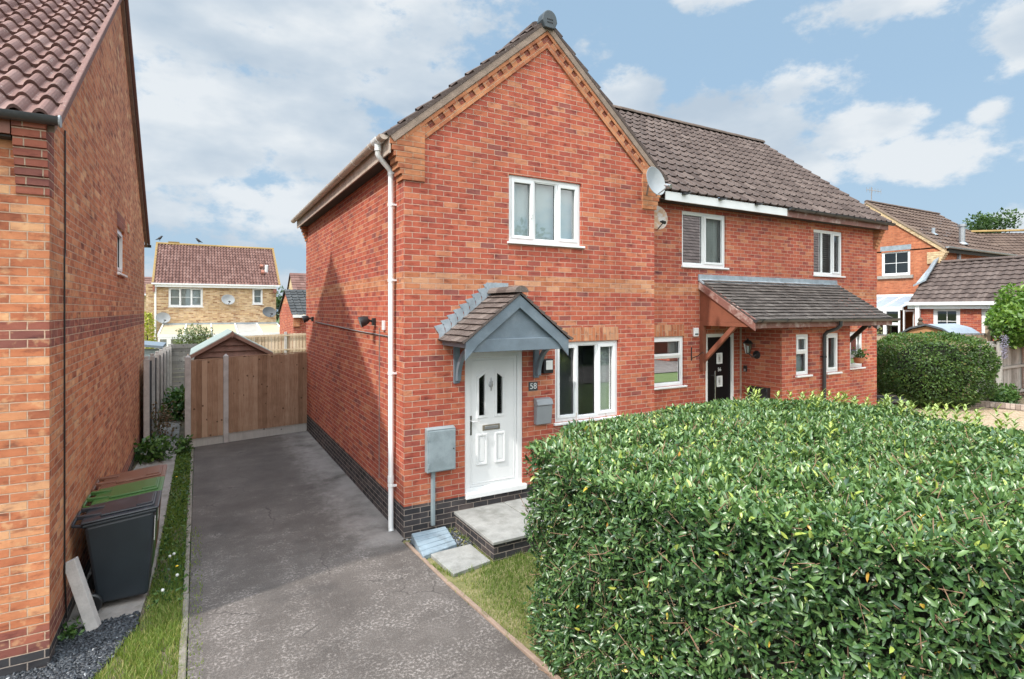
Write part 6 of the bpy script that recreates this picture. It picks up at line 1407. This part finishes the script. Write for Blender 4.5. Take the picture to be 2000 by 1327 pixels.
for k in range(9):
    a = Vector((16.7+rng.uniform(0, .5), 8.4+rng.uniform(0, .7), .02+.055*k)); q = rng.uniform(-.5, .5)
    MB().obox(a, (.9*math.cos(q), .9*math.sin(q)-.2, rng.uniform(-.12, .12)), (0.02, .09, 0), (0, 0, .07), t=rng.uniform()).build('timber', 'bark' if k % 2 else 'fence_black', t)

t = thing('rose_bush', 'loose grey-green rose bush above the brown shed roof', 'bush', (0, 28.5, 0))
crown('foliage', (-.15, 28.6, 1.62), (.78, .6, .66), 1500, .11, 'leaf_rose', t, .35); crown('foliage', (.25, 28.6, 1.45), (.5, .5, .5), 700, .11, 'leaf_rose', t, .35)
mb = MB(); mb.tube([(-.1, 28.6, 0), (-.12, 28.6, 1.0), (-.3, 28.6, 2.2)], [.04, .03, .012], 7); mb.tube([(-.12, 28.6, 1.0), (.25, 28.6, 1.9)], [.025, .012], 6); mb.tube([(-.2, 28.6, 1.5), (.0, 28.6, 2.45)], [.02, .01], 6); mb.build('stem', 'bark', t)
P = np.array([[-.02, 28.5, 2.46]]*14)+rng.normal(size=(14, 3))*.03; simple_leaves('rose_bloom', P, unit(rng.normal(size=(14, 3))), .06, rng.uniform(0, 1, 14), 'bin_brown', t)
t = thing('golden_conifer', 'narrow yellow-green conifer left of the yellow brick house', 'tree', (-2.02, 30, 0))
n = 1500; z = rng.uniform(.3, 2.85, n); rr = .34*np.clip(1-((z-1.2)/1.75)**2, .05, 1)**.5*rng.uniform(.6, 1, n); a = rng.uniform(0, 6.283, n)
simple_leaves('foliage', np.stack([-2.02+rr*np.cos(a), 30+rr*np.sin(a), z], 1), unit(np.stack([np.cos(a), np.sin(a), 0*a+.6], 1)), rng.uniform(.07, .13, n), rng.uniform(0, 1, n), 'leaf_yellow', t)
mb = MB(); mb.tube([(-2.02, 30, 0), (-2.02, 30, 2.4)], [.06, .02], 7); mb.build('trunk', 'bark', t)
t = thing('variegated_bush', 'pale variegated bush by the conservatory beyond the fence', 'bush', (21.3, 11.4, 0))
crown('foliage', (21.2, 11.2, 1.9), (.75, .6, .72), 1500, .10, 'leaf_variegated', t, .4); core((21.2, 11.2, 1.85), (.5, .4, .5), 'hedge_core', t)
mb = MB(); mb.tube([(21.2, 11.2, 0), (21.2, 11.2, 1.4)], .04, 6); mb.build('stem', 'bark', t)
def tree(x, y, z, r, n, size, label, mat='leaf_tree'):
    t = thing('tree', label, 'tree', (x, y, 0))
    for k in range(7):
        o = rng.normal(size=3)*[r*.45, r*.45, r*.32]; crown('crown', (x+o[0], y+o[1], z+o[2]), (r*.55, r*.55, r*.45), n//7, size, mat, t, .35)
    mb = MB(); mb.tube([(x, y, 0), (x+.1, y, z*.5), (x, y, z)], [r*.12, r*.09, r*.03], 8)
    for k in range(5):
        a = k*1.26; mb.tube([(x, y, z*.6), (x+math.cos(a)*r*.6, y+math.sin(a)*r*.6, z+r*.1)], [r*.05, r*.015], 6)
    mb.build('trunk', 'bark', t)
tree(75.5, 26.2, 11.2, 2.3, 2600, .35, 'leafy tree top showing above the far right roof'); tree(6.2, 60, 2.7, 2.6, 1500, .4, 'dark green tree between yellow house and small garage')
# weeds by the side fence and along the path
def weed(x, y, r, h, n, size, label, mat='leaf_weed'):
    t = thing('weed_clump', label, 'weeds', (x, y, 0), 'weed clumps along the side path')
    P = rng.normal(size=(n, 3))*[r*.5, r*.55, h*.33]+[x, y, h*.45]; P[:, 2] = np.clip(P[:, 2], .02, h)
    simple_leaves('foliage', P, unit(rng.normal(size=(n, 3))*.6+[0, 0, 1]), rng.uniform(size*.6, size*1.3, n), rng.uniform(0, 1, n), mat, t)
    mb = MB()
    for k in range(6): mb.tube([(x+rng.normal()*r*.1, y+rng.normal()*r*.1, 0), (x+rng.normal()*r*.4, y+rng.normal()*r*.4, h*.8)], .006, 5)
    mb.build('stem', 'leaf_weed', t)
weed(-.80, 13.2, .34, .42, 420, .12, 'broad leaved dark weeds at foot of the dark fence'); weed(-.50, 17.8, .45, .75, 520, .15, 'tall leafy weeds half way down the side path')
weed(-.80, 15.4, .35, .8, 420, .08, 'dry brown seeding weeds against the dark fence', 'leaf_dead'); weed(-.95, 10.2, .26, .24, 320, .10, 'small weeds between orange wall and path behind bins'); weed(-.36, 20.5, .4, .5, 420, .12, 'green weeds at far end of the side path')
weed(-.28, 13.6, .16, .3, 260, .08, 'leafy weeds beside the first concrete fence post'); weed(-1.02, 6.42, .09, .12, 120, .045, 'little weeds in slate beside the plinth of orange wall')

# ================================================================== GRASS, SLATE CHIPS, DANDELIONS
lawn = [(2.47, 5.66), (3.02, 5.74), (3.08, 5.84), (4.7, 5.84), (6.4, 6.9), (8.0, 7.2), (7.6, 5.4), (6.3, 5.1), (4.4, 5.0), (3.4, 4.75), (2.62, 4.3), (2.58, 3.7), (2.54, 3.7), (2.47, 4.8)]
n = 42000; P = scatter(lawn, n, -.022); near = np.clip((P[:, 0]-2.5-.0*(P[:, 1]))/.38, 0, 1)
patch = .5+.5*np.sin(P[:, 0]*5.2+1)*np.sin(P[:, 1]*4.1+.4)+rng.normal(size=n)*.18; dry = np.clip((1-near)*.75+np.clip(.35-patch, 0, 1)*1.0, 0, 1)
keep = rng.uniform(0, 1, n) > dry*.8; P, dry = P[keep], dry[keep]; n = len(P)
stuff(tag(blades('lawn_grass', P, rng.uniform(.022, .060, n)*(1-.4*dry), .0028, np.clip(rng.normal(.42, .18, n)+dry*.5, 0, 1)), 'short patchy lawn grass, dry along the drive edging', 'grass'))
strip = [(-.74, 5.6), (-.54, 6.25), (-.47, 6.7), (-.43, 7.6), (-.41, 10), (-.39, 13.8), (-.115, 13.8), (-.115, 4.3), (-1.3, 4.3), (-1.0, 5.1)]
n = 46000; P = scatter(strip, n, -.032); fr_ = P[:, 1] < 6.9
pt = .5+.5*np.sin(P[:, 1]*3.1)*np.sin(P[:, 0]*17+P[:, 1])+rng.normal(size=n)*.2; keep = (pt > np.where(fr_, .28, .45)) | (rng.uniform(0, 1, n) < .22); P = P[keep]; n = len(P); fr_ = P[:, 1] < 6.9
stuff(tag(blades('verge_grass', P, np.where(fr_, rng.uniform(.03, .09, n), rng.uniform(.02, .065, n)), np.where(fr_, .0032, .0036), np.clip(np.where(fr_, rng.normal(.72, .18, n), rng.normal(.5, .2, n)), 0, 1), lean=.9), 'rough tufty grass and weeds between path and drive', 'grass'))
n = 2600; P = scatter(strip, n, -.02)+np.stack([np.zeros(n), np.zeros(n), rng.uniform(0, .07, n)], 1); P = P[P[:, 1] > 6.6]; n = len(P)
stuff(tag(simple_leaves('verge_weeds', P, unit(rng.normal(size=(n, 3))*.5+[0, 0, 1]), rng.uniform(.025, .06, n), rng.uniform(0, 1, n), 'leaf_weed'), 'low leafy weeds mixed through the grass strip', 'weeds'))
n = 500; P = np.stack([rng.uniform(-.09, .04, n), rng.uniform(4.2, 8.8, n), np.full(n, .0)], 1); stuff(tag(blades('moss_tufts', P, rng.uniform(.01, .03, n), .004, rng.uniform(.5, .9, n)), 'mossy yellow tufts along the drive kerb', 'moss'))
bed = [(-1.9, 4.9), (-1.0, 5.15), (-.74, 5.65), (-.52, 6.3), (-.52, 6.60), (XL, 6.53), (XL, 6.0), (-1.9, 6.0)]
n = 7500; P = scatter(bed, n, -.012); P = P[~((P[:, 0] < XL) & (P[:, 1] > 5.98))]; n = len(P); P[:, 2] += rng.uniform(0, .022, n)
bx = np.array([[x, y, z] for z in (-.5, .5) for y in (-.5, .5) for x in (-.5, .5)]); sc = np.stack([rng.uniform(.022, .055, n), rng.uniform(.014, .032, n), rng.uniform(.005, .012, n)], 1)
vv = bx[None]*sc[:, None]*(1+rng.uniform(-.35, .35, (n, 8, 1))); q = unit(rng.normal(size=(n, 4))*[1, .25, .25, 1]); w_, x_, y_, z_ = q.T
Rm = np.stack([1-2*(y_**2+z_**2), 2*(x_*y_-z_*w_), 2*(x_*z_+y_*w_), 2*(x_*y_+z_*w_), 1-2*(x_**2+z_**2), 2*(y_*z_-x_*w_), 2*(x_*z_-y_*w_), 2*(y_*z_+x_*w_), 1-2*(x_**2+y_**2)], 1).reshape(n, 3, 3)
vv = np.einsum('nij,nkj->nki', Rm, vv)+P[:, None]; fq = np.array([[0, 2, 3, 1], [4, 5, 7, 6], [0, 1, 5, 4], [1, 3, 7, 5], [3, 2, 6, 7], [2, 0, 4, 6]])
tn = np.clip(rng.normal(.45, .2, n), 0, .9); tn[rng.uniform(0, 1, n) < .012] = 1.0
stuff(tag(raw_mesh('slate_chips', vv.reshape(-1, 3), (fq[None]+(np.arange(n)*8)[:, None, None]).reshape(-1, 4), np.repeat(tn, 6), 'slate_chip_mat'), 'dark blue-grey slate chippings at the corner of orange house', 'slate chips'))
def dandelion(x, y, h, yellow, label):
    t = thing('dandelion', label, 'flower', (x, y, 0), 'dandelions in the grass strip')
    mb = MB(); mb.tube([(x, y, -.03), (x+.01, y, h)], .003, 5); mb.build('stem', 'leaf_weed', t)
    mb = MB(); r_ = .017; prf_ = [(r_*math.sin(math.pi*k/6), -r_*math.cos(math.pi*k/6)*(.45 if yellow else 1)) for k in range(7)]; mb.lathe((x+.01, y, h+.012), (0, 0, 1), prf_, 10); mb.build('flower_head', 'dandelion_yellow' if yellow else 'dandelion_white', t, smooth=True)
for k, (x, y, h, yl) in enumerate(((-.30, 7.55, .13, 0), (-.26, 7.60, .13, 0), (-.22, 7.25, .12, 1), (-.21, 7.0, .12, 0), (-.33, 6.72, .11, 0), (-.34, 11.2, .10, 1))):
    dandelion(x, y, h, yl, ['white dandelion clock left of a close pair beside the bins', 'white dandelion clock right of a close pair beside the bins', 'yellow dandelion flower between the white clocks', 'white dandelion clock below the yellow flower near kerb', 'white dandelion clock nearest camera by the black bin', 'yellow dandelion far along strip beyond the brown bin'][k])

# ================================================================== ACROSS THE ROAD (seen only as reflections in the windows)
def opposite():
    H = thing('brick_house', 'brick house across the road behind the viewpoint', 'house', (35, -12, 0))
    mb = MB(); x0, x1, y0, y1, ze, za = 24, 46, -16, -8, 5.4, 9.6
    for P in ([(x0, y1, 0), (x1, y1, 0), (x1, y1, ze), (x0, y1, ze)], [(x0, y0, 0), (x1, y0, 0), (x1, y0, ze), (x0, y0, ze)], [(x0, y0, 0), (x0, y1, 0), (x0, y1, ze), (x0, -12, za), (x0, y0, ze)], [(x1, y0, 0), (x1, y1, 0), (x1, y1, ze), (x1, -12, za), (x1, y0, ze)]): mb.poly(P)
    mb.build('wall', 'brick_red', H)
    c, s = math.cos(math.atan(4.2/4.2)), math.sin(math.atan(4.2/4.2)); mb = MB()
    tiles(mb, (x0-.2, -7.8, ze), (1, 0, 0), (0, -c, s), 22.4, 4.25/c, .3, .33, 'flat', .03); tiles(mb, (x0-.2, -16.2, ze), (1, 0, 0), (0, c, s), 22.4, 4.25/c, .3, .33, 'flat', .03); mb.build('roof', 'tile_grey_brown', H)
    t = thing('garden_hedge', 'tall garden hedge across the road behind the viewpoint', 'hedge', (2, -11, 0))
    n = 9000; P = np.stack([rng.uniform(-22, 30, n), rng.normal(-11, .45, n), rng.uniform(0, 2.6, n)], 1); P[:, 2] += .5*np.sin(P[:, 0]*.9)*(P[:, 2]/2.6)
    simple_leaves('foliage', P, unit(rng.normal(size=(n, 3))+[0, .8, .6]), rng.uniform(.25, .45, n), rng.uniform(0, .8, n), 'leaf_tree', t); MB().box(-22, 30, -11.4, -10.8, 0, 2.2).build('shade_core', 'hedge_core', t)  # dark box stands in for the shade within the hedge
opposite()
tree(2.5, -15, 5.2, 2.8, 2400, .4, 'tree across the road left of the opposite house'); tree(16, -15, 5.6, 3.2, 2400, .4, 'tree across the road right of the opposite house')

# little tufts where slabs, step and wall meet the soil
def edge_tufts():
    L = [((2.36, 6.25), (2.52, 5.72), 240), ((3.03, 5.82), (3.05, 6.4), 200), ((3.05, 6.4), (3.06, 6.9), 120), ((2.5, 5.72), (3.05, 5.80), 160), ((3.1, 5.83), (4.6, 5.83), 420), ((2.88, 6.88), (3.06, 6.98), 60), ((2.40, 5.6), (2.52, 4.0), 260)]
    Q = []
    for a, b, n in L:
        t = rng.uniform(0, 1, n)**1.0; t = t[np.sin(t*23+a[0]*9)+rng.normal(size=n)*.5 > 0]; Q.append(np.stack([a[0]+(b[0]-a[0])*t+rng.normal(size=len(t))*.018, a[1]+(b[1]-a[1])*t+rng.normal(size=len(t))*.018, np.full(len(t), -.02)], 1))
    Q = np.concatenate(Q); n = len(Q)
    stuff(tag(blades('edge_grass', Q, rng.uniform(.03, .085, n), .0032, rng.uniform(.3, .95, n), lean=.9), 'thin grass tufts sprouting along step, slab and edging', 'grass'))
    n = 420; P = np.stack([rng.uniform(2.38, 3.08, n), rng.uniform(6.36, 6.98, n), np.full(n, -.012)], 1); V = bx[None]*rng.uniform(.01, .03, (n, 1, 3))*(1+rng.uniform(-.3, .3, (n, 8, 1)))+P[:, None]
    stuff(tag(raw_mesh('loose_gravel', V.reshape(-1, 3), (fq[None]+(np.arange(n)*8)[:, None, None]).reshape(-1, 4), np.repeat(rng.uniform(.3, 1, n), 6), 'slate_chip_mat'), 'loose dark gravel in the corner between gully cover and step', 'gravel'))
edge_tufts()
